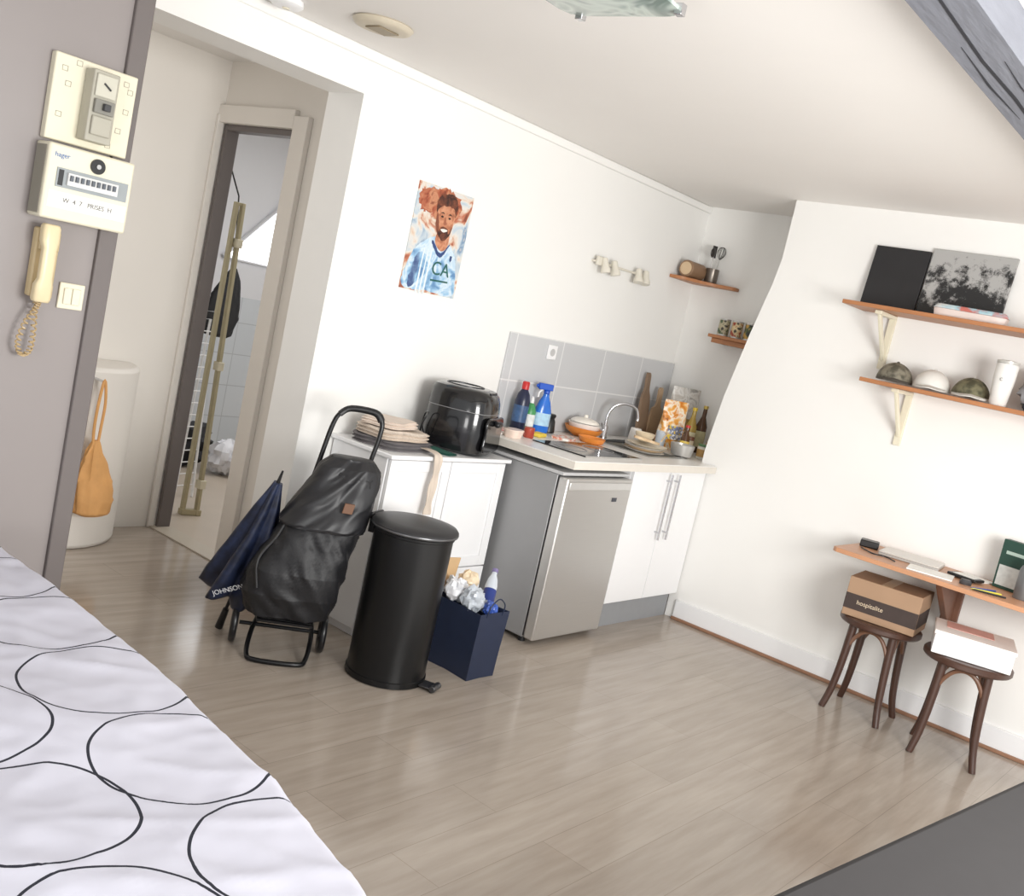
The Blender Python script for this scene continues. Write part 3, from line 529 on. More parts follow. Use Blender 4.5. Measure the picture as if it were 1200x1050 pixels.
for i,(dx,dy,dzz,m,l) in enumerate([(0,0,0,bw,'white plate in the sink pile'),(.01,.01,.012,mat('plate_beige',(222,196,160),.3),'beige plate in the sink pile'),(-.01,0,.024,bw,'white plate in the sink pile'),(.005,-.01,.036,mat('plate_cream',(236,226,206),.3),'cream plate near the top of the sink pile')]):
    b=B(); b.lathe([(.06,0),(.07,.003),(.115,.016),(.12,.02),(.115,.021),(.07,.008),(.01,.007)],seg=36); tag(b.obj('plate',m,loc=(5.02+dx,3.0+dy,.915+dzz)),l,'plate','plates in the sink')
b=B(); b.prism(blob([(-.11,-.06),(.09,-.065),(.12,0),(.09,.065),(-.11,.06),(-.12,0)]),0,.014); tag(b.obj('wooden_board',mat('pale_wood',(214,186,148),.5,var=.1,scale=15),loc=(4.93,2.94,.995),rot=(.08,.1,.4)),'pale wooden board lying over the dishes','cutting board')
b=B(); b.lathe([(.03,0),(.035,.004),(.055,.03),(.06,.05),(.057,.05),(.03,.01),(.01,.008)],seg=28); tag(b.obj('bowl',mat('bowl_beige',(230,214,186),.3),loc=(5.08,3.05,.975)),'small beige bowl on the dish pile','bowl')
b=B(); b.tube([(-.1,-.05,0),(.1,.04,.03)],.005,8); b.sph((.11,.045,.032),.02,.014,.006,12,6); tag(b.obj('wooden_spoon',mat('pale_wood',(214,186,148),.5),loc=(5.0,2.88,1.022)),'wooden spoon on the dishes','spoon')
mg=thing('mug','white mug upside down near the sink','mug',(5.25,3.22,zc)); b=B(); b.lathe([(.04,0),(.042,.004),(.034,.085),(.028,.09)],seg=28); b.obj('body',bw,mg)
b=B(); b.tube(cr([(.038,0,.02),(.065,0,.03),(.065,0,.06),(.036,0,.07)],5),.005,8); b.obj('handle',bw,mg)
b=B(); b.lathe([(.026,0),(.028,.003),(.034,.11),(.031,.11),(.025,.006),(.01,.005)],seg=24); tag(b.obj('drinking_glass',clearp,loc=(5.28,3.06,zc)),'clear drinking glass beside the sink','glass')
b=B(); b.lathe([(.04,0),(.06,.003),(.07,.05),(.072,.07),(.068,.07),(.06,.01),(.01,.008)],seg=28); tag(b.obj('bowl',mat('grey_bowl',(190,188,184),.3,.4),loc=(5.24,2.88,zc+.005)),'small metal bowl on the edge of the sink','bowl')
# cutting boards upright
b=B(); b.prism(blob([(-.05,0),(.05,0),(.06,.12),(.05,.25),(.022,.31),(.018,.40),(-.018,.40),(-.022,.31),(-.05,.25),(-.06,.12)]),-.009,.009,'xz'); tag(b.obj('cutting_board',mat('walnut',(126,104,84),.5,var=.25,scale=10),loc=(5.45,3.31,zc+.02),rot=(R(-8),R(6),R(4))),'slim brown wooden cutting board with handle leaning on the tiles','cutting board')
b=B(); b.prism(blob([(-.06,0),(.06,0),(.07,.1),(.06,.18),(.02,.22),(.018,.32),(-.018,.32),(-.02,.22),(-.06,.18),(-.07,.1)]),-.008,.008,'xz'); tag(b.obj('cutting_board',mat('oak',(170,144,116),.5,var=.2,scale=10),loc=(5.58,3.30,zc+.02),rot=(R(-8),R(8),R(-5))),'lighter wooden cutting board leaning on the tiles','cutting board')
def pouch(name,label,x,y,w,d,h,m,rz,m2=None):
    t=thing(name,label,'food packet',(x,y,zc),rz); b=B()
    rg=[]
    for i in range(25):
        q=i/24; dd=1.05 if q<.45 else 1.05-(q-.45)/.5*.98
        rg.append(sring(w*(1+.03*math.sin(q*9)),d*max(dd,.06),q*h,40,3,wob=.14,seed=x*7))
    b.loft(rg); b.obj('body',m,t,sharp=60)
    if m2: b=B(); b.box(-w*.32,w*.32,-d*.60,-d*.55,h*.22,h*.5); b.obj('front_label',m2,t)
    return t
pouch('coffee_bag','silver white foil food bag on the worktop',5.695,3.19,.20,.08,.38,rampmat('foil_white',[(.3,(150,146,140)),(.45,(226,224,220)),(.6,(190,184,176)),(.7,(240,238,232))],14,.28,1),R(-25),mat('label_gold',(190,160,100),.5,var=.5,scale=40))
pouch('snack_bag','orange and white snack bag on the worktop',5.43,3.09,.17,.08,.30,rampmat('snack_orange',[(.35,(206,120,40)),(.45,(236,176,90)),(.52,(244,236,220)),(.6,(230,150,60)),(.7,(120,60,40))],16,.35,.5),R(-25),rampmat('snack_label',[(.4,(240,236,226)),(.5,(60,90,150)),(.6,(230,200,80))],40,.5))
pouch('snack_bag','yellow printed snack bag on the worktop',5.565,3.15,.12,.07,.22,rampmat('snack_yellow',[(.35,(222,190,90)),(.5,(244,228,180)),(.6,(200,130,60)),(.7,(240,220,150))],24,.35,.5),R(-10),mat('snack_label2',(150,60,40),.5,var=.6,scale=30))
glassb=mat('brown_glass',(84,56,34),.12,var=.1); oil=mat('oil_glass',(206,176,90),.12,var=.1,trans=.3)
bottle('sauce_bottle','dark sauce bottle on the worktop','bottle',5.36,2.94,zc,[(.026,0),(.028,.005),(.028,.1),(.013,.135),(.012,.165)],glassb,[(.014,.1655),(.014,.18)],redp,(.0285,.03,.085,mat('label_yellow',(220,190,90),.5,var=.4,scale=50)))
bottle('oil_bottle','oil bottle with yellow contents on the worktop','bottle',5.56,3.03,zc,[(.03,0),(.035,.005),(.035,.16),(.014,.22),(.013,.26)],oil,[(.015,.2605),(.015,.28)],mat('cap_yellow',(220,190,60),.4),(.0355,.04,.13,mat('label_cream',(226,214,180),.5,var=.4,scale=50)))
bottle('vinegar_bottle','dark glass bottle on the worktop','bottle',5.69,3.03,zc,[(.03,0),(.035,.005),(.035,.17),(.014,.23),(.013,.28)],glassb,[(.015,.2805),(.015,.30)],mat('cap_gold',(190,166,90),.3,.6),(.0355,.04,.14,mat('label_green',(196,190,150),.5,var=.4,scale=50)))
bottle('spice_jar','small spice jar with brown lid on the worktop','jar',5.455,2.96,zc,[(.024,0),(.028,.004),(.028,.08),(.024,.088)],mat('jar_glass',(200,184,156),.2),[(.026,.0885),(.026,.11)],mat('lid_brown',(110,66,44),.4),None,'jars on the worktop')
bottle('spice_jar','small jar with red label on the worktop','jar',5.635,2.91,zc,[(.028,0),(.031,.004),(.031,.08),(.026,.088)],mat('jar_glass2',(206,160,110),.2),[(.028,.0885),(.028,.106)],mat('lid_white',(232,228,220),.4),(.0315,.02,.07,mat('label_red',(196,90,70),.5,var=.5,scale=60)),'jars on the worktop')
bottle('spice_jar','squat jar with dark contents on the worktop','jar',5.53,2.89,zc,[(.024,0),(.026,.004),(.026,.06),(.022,.066)],mat('jar_dark',(120,84,58),.2),[(.025,.0665),(.025,.08)],mat('lid_red',(170,60,50),.4),None,'jars on the worktop')
bottle('spice_jar','tall jar with yellow lid on the worktop','jar',5.745,2.93,zc,[(.024,0),(.027,.004),(.027,.11),(.022,.12)],mat('jar_glass3',(176,150,110),.2),[(.025,.1205),(.025,.14)],mat('lid_yellow',(214,180,70),.4),None,'jars on the worktop')
bottle('spice_jar','squat white jar with printed label on the worktop','jar',5.41,2.84,zc,[(.026,0),(.03,.004),(.03,.07),(.026,.076)],mat('jar_white',(226,220,208),.3),[(.028,.0765),(.028,.09)],mat('lid_green',(90,130,90),.4),(.0305,.015,.06,mat('label_print',(190,150,90),.5,var=.6,scale=60)),'jars on the worktop')
# ------------------------------------------------------------ CORNER SHELVES
b=B(); P=[(5.835,3.415),(5.53,3.415)]+[(p.x,p.y) for p in cr([(5.53,3.415,0),(5.55,3.33,0),(5.65,3.27,0),(5.73,3.2,0),(5.76,3.09,0),(5.835,3.08,0)],5)][1:]
b.prism(P,1.965,1.985); b2=tag(b.obj('corner_shelf',shelfw,bevel=.002),'small curved wooden corner shelf','shelf')
b=B(); b.box(5.67,5.836,2.80,3.13,1.655,1.675); b.box(5.69,5.836,2.82,3.11,1.625,1.6545); tag(b.obj('wall_shelf',shelfw,bevel=.002),'small wooden shelf holding tin cans','shelf')
b=B(); b.lathe([(.048,-.09),(.052,-.085),(.052,.085),(.048,.09)],seg=24,M=Matrix.Translation((5.66,3.335,2.0385))@Matrix.Rotation(R(90),4,'Y'))
b.lathe([(.04,.0905),(.04,.092)],seg=20,mi=1,M=Matrix.Translation((5.66,3.335,2.0385))@Matrix.Rotation(R(-90),4,'Y'))
tag(b.obj('wooden_canister',[mat('canister_wood',(140,110,84),.5,var=.2,scale=15),mat('canister_end',(206,180,146),.5)]),'round wooden canister lying on the corner shelf','canister')
uc=bottle('utensil_cup','dark metal utensil cup on the corner shelf','cup',5.77,3.26,1.986,[(.04,0),(.042,.004),(.042,.09),(.038,.09),(.038,.01),(.01,.008)],mat('dark_metal',(120,112,104),.3,.7))
def utensil(nm,lab,x,y,ang,kind):
    t=thing(nm,lab,'kitchen utensil',(x,y,2.0),0,'utensils in the cup'); M=Matrix.Rotation(R(ang),4,'Y')
    b=B(); b.cyl((0,0,0),(0,0,.15),.004,seg=8,M=M); b.obj('handle',steel,t)
    b=B()
    if kind==0: b.sph((0,0,.175),.028,.01,.03,14,8,M=M)
    if kind==1:
        for k in range(4):
            a=R(45*k); b.tube([Matrix.Rotation(a,4,'Z')@Vector(p) for p in cr([(.003,0,.145),(.025,0,.18),(.02,0,.215),(0,0,.225),(-.02,0,.215),(-.025,0,.18),(-.003,0,.145)],4)],.0016,5,M=M)
    if kind==2: b.box(-.025,.025,-.002,.002,.145,.22,M=M)
    b.obj('head',mat('utensil_dark',(60,56,54),.35,.5),t)
utensil('ladle','metal ladle standing in the utensil cup',5.755,3.26,-10,0); utensil('whisk','wire whisk standing in the utensil cup',5.785,3.25,8,1); utensil('spatula','dark spatula standing in the utensil cup',5.77,3.275,-2,2)
for i,(y,c,cc) in enumerate([(3.07,(70,90,60),(190,180,150)),(2.98,(150,60,40),(225,205,160)),(2.89,(190,150,70),(60,80,50))]):
    bottle('tin_can','small tin can with a printed label on the wall shelf','can',5.74,y,1.6755,[(.034,0),(.036,.002),(.036,.006),(.034,.008),(.034,.1),(.036,.103),(.036,.107),(.033,.108)],steel,None,None,(.0345,.01,.098,rampmat('can_label%d'%i,[(.4,c),(.5,cc),(.62,(50,46,40))],30,.45)),'tin cans on the wall shelf')
# ------------------------------------------------------------ WALL SHELVES
def wshelf(y0,y1,z,brs,label):
    t=thing('wall_shelf',label,'shelf',(5.27,0,z-.02),0,'wooden wall shelves on brackets'); b=B(); b.box(-.30,-.001,y0,y1,0,.02); b.obj('board',shelfw,t,bevel=.002)
    for y in brs:
        b=B(); b.box(-.02,-.001,y-.018,y+.018,-.28,-.001); b.box(-.24,-.02,y-.018,y+.018,-.02,-.001)
        b.prism([(-.02,-.24),(-.02,-.20),(-.19,-.02),(-.225,-.02)],y-.008,y+.008,'xz'); b.obj('bracket',offw,t,bevel=.003)
    return t
wshelf(.75,2.05,1.96,(1.88,.95),'upper wooden wall shelf on cream wooden brackets')
wshelf(.75,1.865,1.60,(1.70,.95),'lower wooden wall shelf on cream wooden brackets')
def lean(name,label,cat,y,z,w,h,m,ang=7):
    b=B(); b.box(-.018,0,-w/2,w/2,0,h); return tag(b.obj(name,m,loc=(5.225,y,z),rot=(0,R(ang),0),bevel=.002),label,cat)
lean('canvas_picture','plain near-black canvas leaning on the upper shelf','picture',1.915,1.963,.28,.32,mat('charcoal_canvas',(34,33,35),.6,var=.3,scale=8))
gm=bpy.data.materials.new('mono_print'); gm.use_nodes=True; nt=gm.node_tree; N=nt.nodes; L=nt.links
tc=N.new('ShaderNodeTexCoord'); n1=N.new('ShaderNodeTexNoise'); n1.inputs['Scale'].default_value=10; n1.inputs['Detail'].default_value=12; n1.inputs['Roughness'].default_value=.75
sp_=N.new('ShaderNodeSeparateXYZ'); ad=N.new('ShaderNodeMath'); ad.operation='MULTIPLY_ADD'; ad.inputs[1].default_value=.75
rp=N.new('ShaderNodeValToRGB'); rp.color_ramp.elements[0].position=.60; rp.color_ramp.elements[0].color=(.015,.015,.016,1); rp.color_ramp.elements[1].position=.69; rp.color_ramp.elements[1].color=(.40,.395,.385,1)
L.new(tc.outputs['Object'],n1.inputs['Vector']); L.new(tc.outputs['Object'],sp_.inputs[0]); L.new(sp_.outputs[2],ad.inputs[0]); L.new(n1.outputs['Fac'],ad.inputs[2]); L.new(ad.outputs[0],rp.inputs[0]); L.new(rp.outputs[0],N['Principled BSDF'].inputs['Base Color'])
lean('canvas_picture','black and grey photographic canvas leaning on the upper shelf','picture',1.565,1.963,.40,.34,gm)
eb=thing('egg_carton','clear plastic egg carton with pale blue and red lid on the upper shelf','egg carton',(5.07,1.46,1.9605),.1)
b=B(); b.loft([sring(.10,.32,0,32,6),sring(.11,.33,.035,32,6),sring(.115,.335,.036,32,6)]); b.obj('tray',mat('carton_pink',(220,206,200),.5,var=.1),eb)
b=B(); b.loft([sring(.115,.335,.037,32,6),sring(.112,.332,.042,32,6),sring(.09,.31,.056,32,6),sring(.08,.30,.058,32,6)]); b.obj('lid',rampmat('carton_lid',[(.4,(196,110,100)),(.48,(160,196,208)),(.62,(216,216,214))],9,.5),eb)
# caps
def cap(x,y,z,m,mb,lab,rz):
    t=thing('baseball_cap',lab,'cap',(x,y,z),rz,'caps on the lower shelf')
    b=B(); b.sph((0,0,.012),.088,.098,.095,28,9,a0=0); b.obj('crown',m,t)
    b=B(); b.sph((0,0,.108),.008,.008,.005,10,5); b.obj('button',mb,t)
    v=[];f=[];n=16
    for i in range(n+1):
        a=R(-165+150*i/n); cx,cy=math.cos(a),math.sin(a); s=max(0,math.sin(-a))
        for rr_,zz in((0,.016),(.045*s,.02+.004*s),(.085*s,.013)):
            drop=-.010*abs(cx)*s
            v.append((cx*.088,cy*.098-rr_,zz+drop+.003)); v.append((cx*.088,cy*.098-rr_,zz+drop))
    for i in range(n):
        o_=i*6; q=o_+6
        for k in(0,2): f.append((o_+k,q+k,q+k+2,o_+k+2)); f.append((o_+k+1,o_+k+3,q+k+3,q+k+1))
        f.append((o_+4,q+4,q+5,o_+5))
    b=B(); b.faces(v,f); b.obj('brim',mb,t,sharp=60)
cap(5.14,1.755,1.60,rampmat('cap_grey_green',[(.4,(84,80,68)),(.6,(136,130,114))],30,.8),mat('cap_brim_dark',(78,74,66),.8),'grey-green baseball cap on the lower shelf',R(-72))
cap(5.14,1.57,1.60,mat('cap_white_cotton',(228,226,220),.8,var=.05),mat('cap_white_brim',(218,216,210),.8),'white baseball cap on the lower shelf',R(-76))
cap(5.14,1.385,1.60,rampmat('cap_olive',[(.4,(74,72,54)),(.6,(120,116,90))],30,.8),mat('cap_white_brim',(218,216,210),.8),'olive baseball cap on the lower shelf',R(-74))
tb=bottle('travel_tumbler','white insulated travel tumbler on the lower shelf','tumbler',5.05,1.235,1.6005,[(.036,0),(.038,.004),(.048,.13),(.049,.19),(.046,.195)],mat('tumbler_white',(226,224,220),.3),[(.0495,.1955),(.0495,.208),(.03,.212)],mat('tumbler_lid',(190,188,182),.3,.2))
text('lettering','C',.02,(-.0495,0,.12),SIDE,mat('grey_ink',(90,88,84),.5),tb)
crump('pouch','grey fabric pouch standing on the lower shelf behind the tumbler','pouch',(5.17,1.09,1.70),.09,mat('pouch_grey',(150,150,152),.7,var=.1),21,(.7,1,1))
sg=thing('sunglasses','dark sunglasses on the lower shelf','sunglasses',(5.02,1.06,1.602),R(-85))
b=B(); b.tube([(-.065,0,.03),(-.01,-.004,.03),(.01,-.004,.03),(.065,0,.03)],.003,6); b.tube([(-.065,0,.03),(-.066,.06,.02)],.0025,6); b.tube([(.065,0,.03),(.066,.06,.02)],.0025,6); b.obj('frame',black,sg)
for x in(-.035,.035):
    b=B(); b.sph((x,-.003,.02),.028,.003,.02,16,8); b.obj('lens',mat('lens_dark',(30,30,36),.1),sg)
# ------------------------------------------------------------ DESK
dk=thing('wall_desk','narrow wooden fold-down desk fixed to the wall above the stools','desk',(0,0,0))
b=B(); b.prism([(4.80,1.71),(5.268,1.71),(5.268,.55),(4.78,.55),(4.78,1.69)],.758,.78); b.obj('top',deskw,dk,bevel=.002)
b=B(); b.prism([(5.268,.757),(4.90,.757),(4.93,.72),(5.20,.52),(5.268,.50)],1.215,1.245,'xz'); b.box(5.24,5.268,1.19,1.27,.46,.757); b.obj('bracket',mat('bracket_wood',(112,76,58),.5,var=.2),dk,bevel=.003)
zd=.7805
lp=thing('laptop','closed pale laptop on the wall desk','laptop',(5.10,1.43,zd),R(8))
b=B(); b.box(-.11,.11,-.14,.14,0,.012); b.obj('base',mat('laptop_grey',(180,178,174),.35,.3),lp,bevel=.003)
b=B(); b.box(-.11,.11,-.14,.14,.0125,.02); b.obj('lid',mat('laptop_lid',(210,206,200),.3,.3),lp,bevel=.003)
b=B(); b.box(-.08,.08,-.10,.10,0,.006); tag(b.obj('paper_stack',mat('paper',(236,235,230),.7),loc=(4.91,1.28,zd),rz=.2),'sheets of white paper on the wall desk','paper')
b=B(); b.box(-.06,.06,-.08,.08,0,.004); tag(b.obj('paper_stack',mat('paper',(236,235,230),.7),loc=(5.17,1.15,zd),rz=-.3),'small white paper sheet on the wall desk','paper')
kb=thing('notebook','dark notebook on the wall desk','notebook',(5.05,1.16,zd),R(-14)); b=B(); b.box(-.045,.045,-.07,.07,.0045,.018); b.obj('cover',black,kb,bevel=.003)
b=B(); b.box(-.03,.03,-.05,.05,.0185,.0195); b.obj('cover_label',mat('paper',(236,235,230),.7),kb)
b=B(); b.tube(cr([(4.99,1.645,zd+.005),(4.94,1.60,zd+.005),(4.90,1.55,zd+.006),(4.93,1.50,zd+.005),(4.88,1.44,zd+.005)],6),.0035,6); tag(b.obj('charging_cable',black),'black charging cable on the wall desk','cable')
b=B(); b.box(-.04,.04,-.045,.045,0,.035); tag(b.obj('charger',black,loc=(5.10,1.645,zd),rz=.3,bevel=.006),'black charger block on the wall desk','charger')
b=B(); b.loft([sring(.03,.05,0,20,3),sring(.034,.054,.012,20,3),sring(.02,.04,.024,20,3)]); tag(b.obj('computer_mouse',mat('mouse_grey',(60,60,62),.4),loc=(4.90,1.12,zd),rz=.4),'small dark grey mouse on the wall desk','mouse')
for i in range(3):
    b=B(); b.cyl((0,-.07,.004),(0,.06,.004),.004,seg=8); b.cyl((0,.06,.004),(0,.072,.004),.004,.001,seg=8); tag(b.obj('pen',[black,mat('pen_yellow',(216,206,80),.4),mat('pen_blue',(40,70,150),.4)][i],loc=(4.84+.03*i,1.0+.02*i,zd),rz=.3*i+.4),['black','yellow','blue'][i]+' pen on the wall desk','pen','pens on the wall desk')
gb=thing('retail_box','dark green and white packaging box standing on the wall desk','box',(5.13,.985,zd),R(-12))
b=B(); b.box(-.025,.025,-.07,.07,0,.23); b.obj('carton',mat('dark_green_card',(38,70,60),.5),gb,bevel=.002)
b=B(); b.box(-.0265,-.0255,-.06,.06,.015,.11); b.obj('front_label',mat('label_grey_white',(205,208,205),.5,var=.3,scale=40),gb)
b=B(); b.box(-.0265,-.0255,-.045,.045,.165,.18); b.obj('printed_line',mat('print_pale',(170,190,180),.5),gb)
bottle('water_flask','grey metal flask on the wall desk','flask',4.99,.90,zd,[(.035,0),(.037,.004),(.037,.13),(.03,.15),(.022,.155)],mat('flask_grey',(120,122,124),.35,.5),[(.024,.1555),(.024,.18)],black)
# ------------------------------------------------------------ STOOLS
def stool(x,y,rz,label):
    t=thing('bentwood_stool',label,'stool',(x,y,0),rz,'dark bentwood stools under the desk')
    b=B(); b.lathe([(.15,.435),(.185,.437),(.192,.445),(.192,.463),(.186,.47),(.17,.472),(.02,.468)],seg=40); b.obj('seat',dwood,t)
    for k in range(4):
        a=R(45+90*k); c,s=math.cos(a),math.sin(a)
        b=B(); pts=cr([(c*.135,s*.135,.435),(c*.14,s*.14,.33),(c*.15,s*.15,.2),(c*.165,s*.165,.09),(c*.19,s*.19,0)],5); n=len(pts)
        b.tube(pts,[.0205-.005*i/n for i in range(n)],10); b.obj('leg',dwood,t)
    for k in range(4):
        a0=R(45+90*k); a1=R(135+90*k); p0=Vector((math.cos(a0)*.148,math.sin(a0)*.148,.24)); p1=Vector((math.cos(a1)*.148,math.sin(a1)*.148,.24)); m_=(p0+p1)/2
        b=B(); b.tube(cr([p0,p0.lerp(m_,.12)+Vector((0,0,.09)),p0.lerp(m_,.5)+Vector((0,0,.16)),m_+Vector((0,0,.183)),p1.lerp(m_,.5)+Vector((0,0,.16)),p1.lerp(m_,.12)+Vector((0,0,.09)),p1],5),.010,8); b.obj('brace',mat('brace_wood',(110,76,56),.4,var=.2),t)
    return t
stool(4.985,1.455,R(2),'dark bentwood stool carrying a cardboard box'); stool(4.90,1.02,R(14),'dark bentwood stool carrying a flat white box')
kraft=mat('cardboard',(160,130,104),.75,var=.08,scale=8)
cb=thing('cardboard_box','closed brown cardboard box on a bentwood stool','box',(4.985,1.45,.473),R(6))
b=B(); b.box(-.135,.135,-.17,.17,0,.19); b.obj('carton',kraft,cb,bevel=.003)
b=B(); b.box(-.1365,-.1355,-.17,.17,.035,.11); b.obj('printed_band',mat('brown_print',(60,48,44),.7,var=.2),cb)
b=B(); b.box(-.13,.13,-.171,-.1705,.035,.11); b.obj('printed_band',mat('brown_print',(60,48,44),.7,var=.2),cb)
b=B(); b.box(-.135,.135,-.025,.025,.1903,.1908); b.obj('packing_tape',mat('tape',(186,158,122),.3),cb)
text('lettering','hospitalite',.03,(-.137,.05,.074),SIDE,mat('cream_print',(210,192,166),.7),cb)
wb=thing('white_box','flat white cardboard box on a bentwood stool','box',(4.90,1.02,.473),R(16))
b=B(); b.box(-.14,.14,-.165,.165,0,.085); b.obj('carton',whiteg,wb,bevel=.004)
b=B(); b.box(-.145,.145,-.17,.17,.0855,.105); b.obj('lid',mat('box_lid',(236,230,226),.5),wb,bevel=.003)
b=B(); b.box(-.02,.12,-.08,.12,.1053,.107); b.obj('lid_print',mat('lid_print',(216,166,156),.6,var=.3,scale=10),wb)
# ------------------------------------------------------------ CEILING THINGS
vb=mat('vent_beige',(206,196,176),.5)
cv=thing('ceiling_vent','round beige ceiling ventilation grille','vent',(2.565,3.035,2.47))
b=B(); b.lathe([(.11,-.001),(.115,-.006),(.105,-.018),(.09,-.022),(.06,-.024)],seg=36); b.obj('rim',vb,cv)
b=B(); b.box(-.05,.05,-.04,.04,-.03,-.0245); b.obj('grille',mat('vent_dark',(150,136,112),.5),cv,bevel=.003)
sd=thing('smoke_detector','white round smoke detector on the ceiling','smoke detector',(2.31,3.28,2.47))
b=B(); b.lathe([(.06,-.001),(.062,-.02),(.05,-.03),(.01,-.032)],seg=30); b.obj('housing',whiteg,sd)
b=B(); b.lathe([(.014,-.0325),(.012,-.036)],seg=16); b.obj('sensor',offw,sd)
clt=thing('ceiling_lamp','square frosted glass ceiling lamp with chrome clips','ceiling lamp',(2.13,1.75,2.47),R(3))
b=B(); b.lathe([(.09,-.001),(.09,-.04),(.08,-.042)],seg=30); b.obj('mount',whiteg,clt)
b=B(); b.loft([sring(.26,.26,-.043,40,6),sring(.36,.36,-.062,40,6),sring(.39,.39,-.07,40,8),sring(.385,.385,-.078,40,8),sring(.3,.3,-.085,40,6)]); b.obj('glass_shade',rampmat('frosted_glass',[(.35,(110,126,120)),(.5,(186,198,190)),(.65,(136,152,144)),(.75,(210,216,210))],7,.15,1,2),clt)
for x,y in((.19,.15),(-.19,-.15),(.15,-.19),(-.15,.19)):
    b=B(); b.box(x-.012,x+.012,y-.012,y+.012,-.09,-.06); b.obj('clip',chrome,clt,bevel=.002)
# ------------------------------------------------------------ BATHROOM THINGS
brass=mat('brushed_brass',(178,168,138),.35,.4,var=.05)
sf=thing('shower_screen','tall folding shower screen with brass coloured frame leaning in the bathroom','shower screen',(3.40,4.87,.007),R(0))
b=B()
for x0,y0,x1,y1 in((-.035,.03,.01,.10),(.04,.0,.045,.09)):
    b.loft([[Vector((x+dx,y+dy,z)) for dx,dy in((-.011,-.015),(.011,-.015),(.011,.015),(-.011,.015))] for x,y,z in((x0,y0,0),(x1,y1,1.80))])
b.loft([[Vector((x,y+dy,z)) for dy,z in((-.02,0),(-.02,.035),(.02,.035),(.02,0))] for x,y in((-.05,.032),(.06,.0))]); b.loft([[Vector((x,y+dy,z)) for dy,z in((-.012,1.78),(-.012,1.80),(.012,1.80),(.012,1.78))] for x,y in((.005,.10),(.05,.09))]); b.obj('frame',brass,sf,bevel=.003)
for z,x,y in((.16,.041,.008),(.85,.042,.042),(1.55,.044,.075)):
    b=B(); b.box(x-.02,x+.02,y-.024,y+.024,z,z+.05); b.obj('bracket',mat('pale_plastic',(222,214,190),.4),sf,bevel=.003)
dr=thing('drying_rack','folded white wire clothes drying rack in the bathroom','drying rack',(3.53,5.22,.007),R(15))
b=B(); b.tube([(-.13,0,0),(-.11,.05,1.15),(.11,.05,1.15),(.13,0,0)],.008,8); b.tube([(-.11,.12,0),(-.10,.07,1.1),(.10,.07,1.1),(.11,.12,0)],.008,8); b.obj('frame',whiteg,dr)
for i in range(14):
    z=.08+i*.073; b=B(); b.tube([(-.128+.015*z,z*.04,z),(.128-.015*z,z*.04,z)],.0035,5); b.obj('wire',whiteg,dr)
gt=thing('hanging_garment','black garment hanging from a cord in the bathroom','clothing',(4.27,6.2,.92))
b=B(); b.loft(fabric_rings([(0,.12,.08,.03,0),(.02,.24,.1,.0,0),(.15,.27,.1,.02,0),(.3,.22,.09,.03,0),(.42,.12,.07,.05,0),(.5,.03,.04,.06,0)],24,40,2.4,.012,(3,10),5)); b.obj('fabric',blackf,gt,sharp=70)
b=B(); b.tube([(.06,0,.48),(.06,.1,1.0),(.08,.49,1.45)],.006,6); b.obj('hanging_cord',black,gt)
crump('laundry_bag','black bag on the bathroom floor','bag',(4.10,6.08,.17),.17,mat('black_bag',(34,34,38),.6,var=.3),31,(1,.9,.9))
crump('laundry_bag','white plastic bag on the bathroom floor','bag',(4.27,5.80,.13),.13,mat('white_bag',(225,225,230),.4),35,(1,.9,.9))
# ------------------------------------------------------------ DARK TABLE near viewer
dt=thing('dark_table','dark grey table top close to the viewpoint','table',(2.05,.425,0),R(-7.2))
dkm=mat('dark_grey_laminate',(50,48,49),.75,var=.08)
b=B(); b.box(-.86,1.0,-.75,0.0,.71,.75); b.obj('top',dkm,dt,bevel=.018)
for x in(-.76,.94):
    for y in(-.7,-.05):
        b=B(); b.cyl((x,y,0),(x,y,.71),.02); b.obj('leg',dkm,dt)
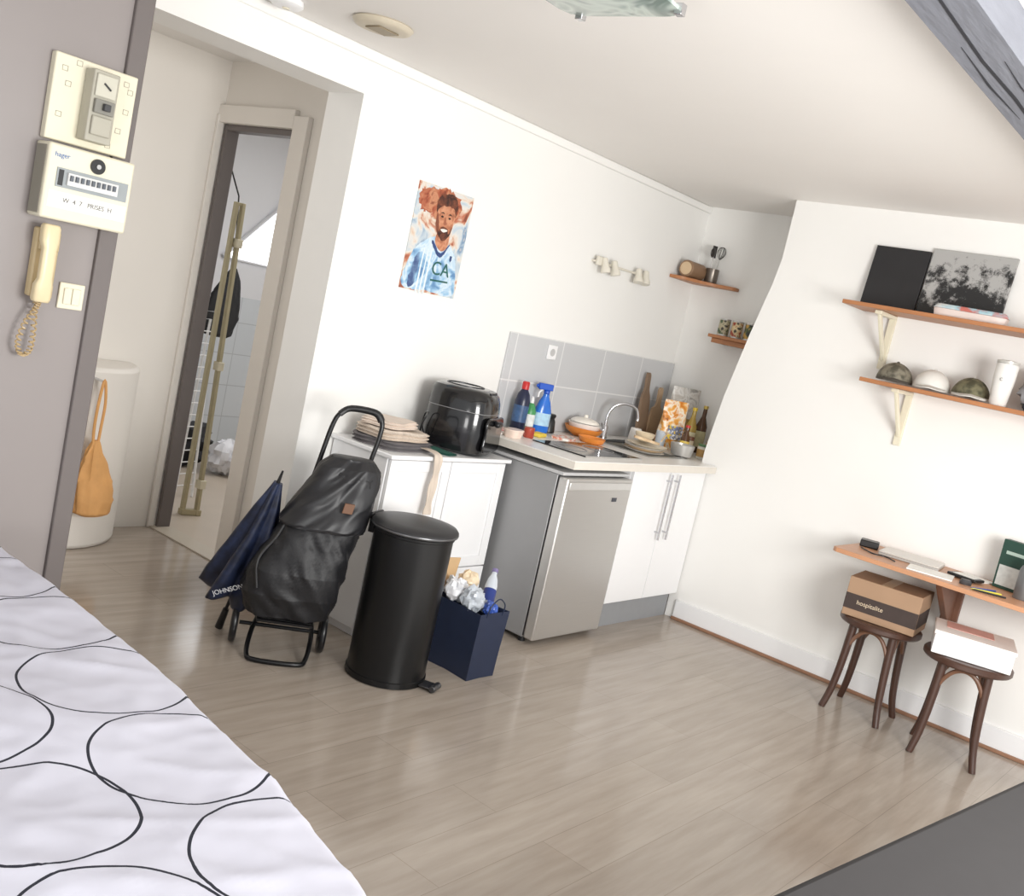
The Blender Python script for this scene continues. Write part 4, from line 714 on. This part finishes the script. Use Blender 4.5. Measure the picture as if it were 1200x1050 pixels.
# ------------------------------------------------------------ LIGHT
w=bpy.data.worlds.new('world'); sc.world=w; w.use_nodes=True; bg=w.node_tree.nodes['Background']; bg.inputs[0].default_value=(.97,.985,1,1); bg.inputs[1].default_value=.95
def area(n,loc,tgt,sx,sy,p,c=(1,1,1)):
    l=bpy.data.lights.new(n,'AREA'); l.shape='RECTANGLE'; l.size=sx; l.size_y=sy; l.energy=p; l.color=c
    o=bpy.data.objects.new(n,l); col.objects.link(o); o.location=loc; o.rotation_euler=(Vector(tgt)-Vector(loc)).to_track_quat('-Z','Y').to_euler(); return o
area('daylight_window',(1.9,-1.1,1.5),(4.1,2.8,1.05),1.5,1.1,145,(1,.99,.965))
area('lower_wall_fill',(-1.3,.5,.95),(1.6,3.0,.75),1.0,.7,24,(1,.99,.97))  # added fill, set low to brighten the lower part of the taupe wall
area('ceiling_fill',(3.4,.9,.03),(3.4,1.0,2.4),1.6,1.0,9,(1,.97,.92))  # added up-light just above the floor, lifts the ceiling brightness
area('hall_fill',(1.75,4.05,2.40),(2.5,4.3,0),.4,.6,5,(1,.98,.95))  # unseen fill hidden behind the partition, no actual lamp in the hallway
area('bathroom_fill',(4.6,5.0,2.40),(4.4,5.4,0),1.4,1.4,33,(1,1,1))  # added out-of-view fill that helps the window light the bathroom
# ------------------------------------------------------------ CAMERA
az,pi_,ro=R(38.1545),R(7.478),R(12.466)
F=Vector((math.cos(az)*math.cos(pi_),math.sin(az)*math.cos(pi_),-math.sin(pi_))); r=Vector((math.sin(az),-math.cos(az),0)); u=r.cross(F)
r2=r*math.cos(ro)+u*math.sin(ro); u2=-r*math.sin(ro)+u*math.cos(ro)
cd=bpy.data.cameras.new('camera'); cd.sensor_width=36; cd.lens=1186.1/1200*36; cd.clip_start=.05
co=bpy.data.objects.new('camera',cd); col.objects.link(co)
co.matrix_world=Matrix(((r2.x,u2.x,-F.x,0),(r2.y,u2.y,-F.y,0),(r2.z,u2.z,-F.z,1.54),(0,0,0,1)))
sc.camera=co
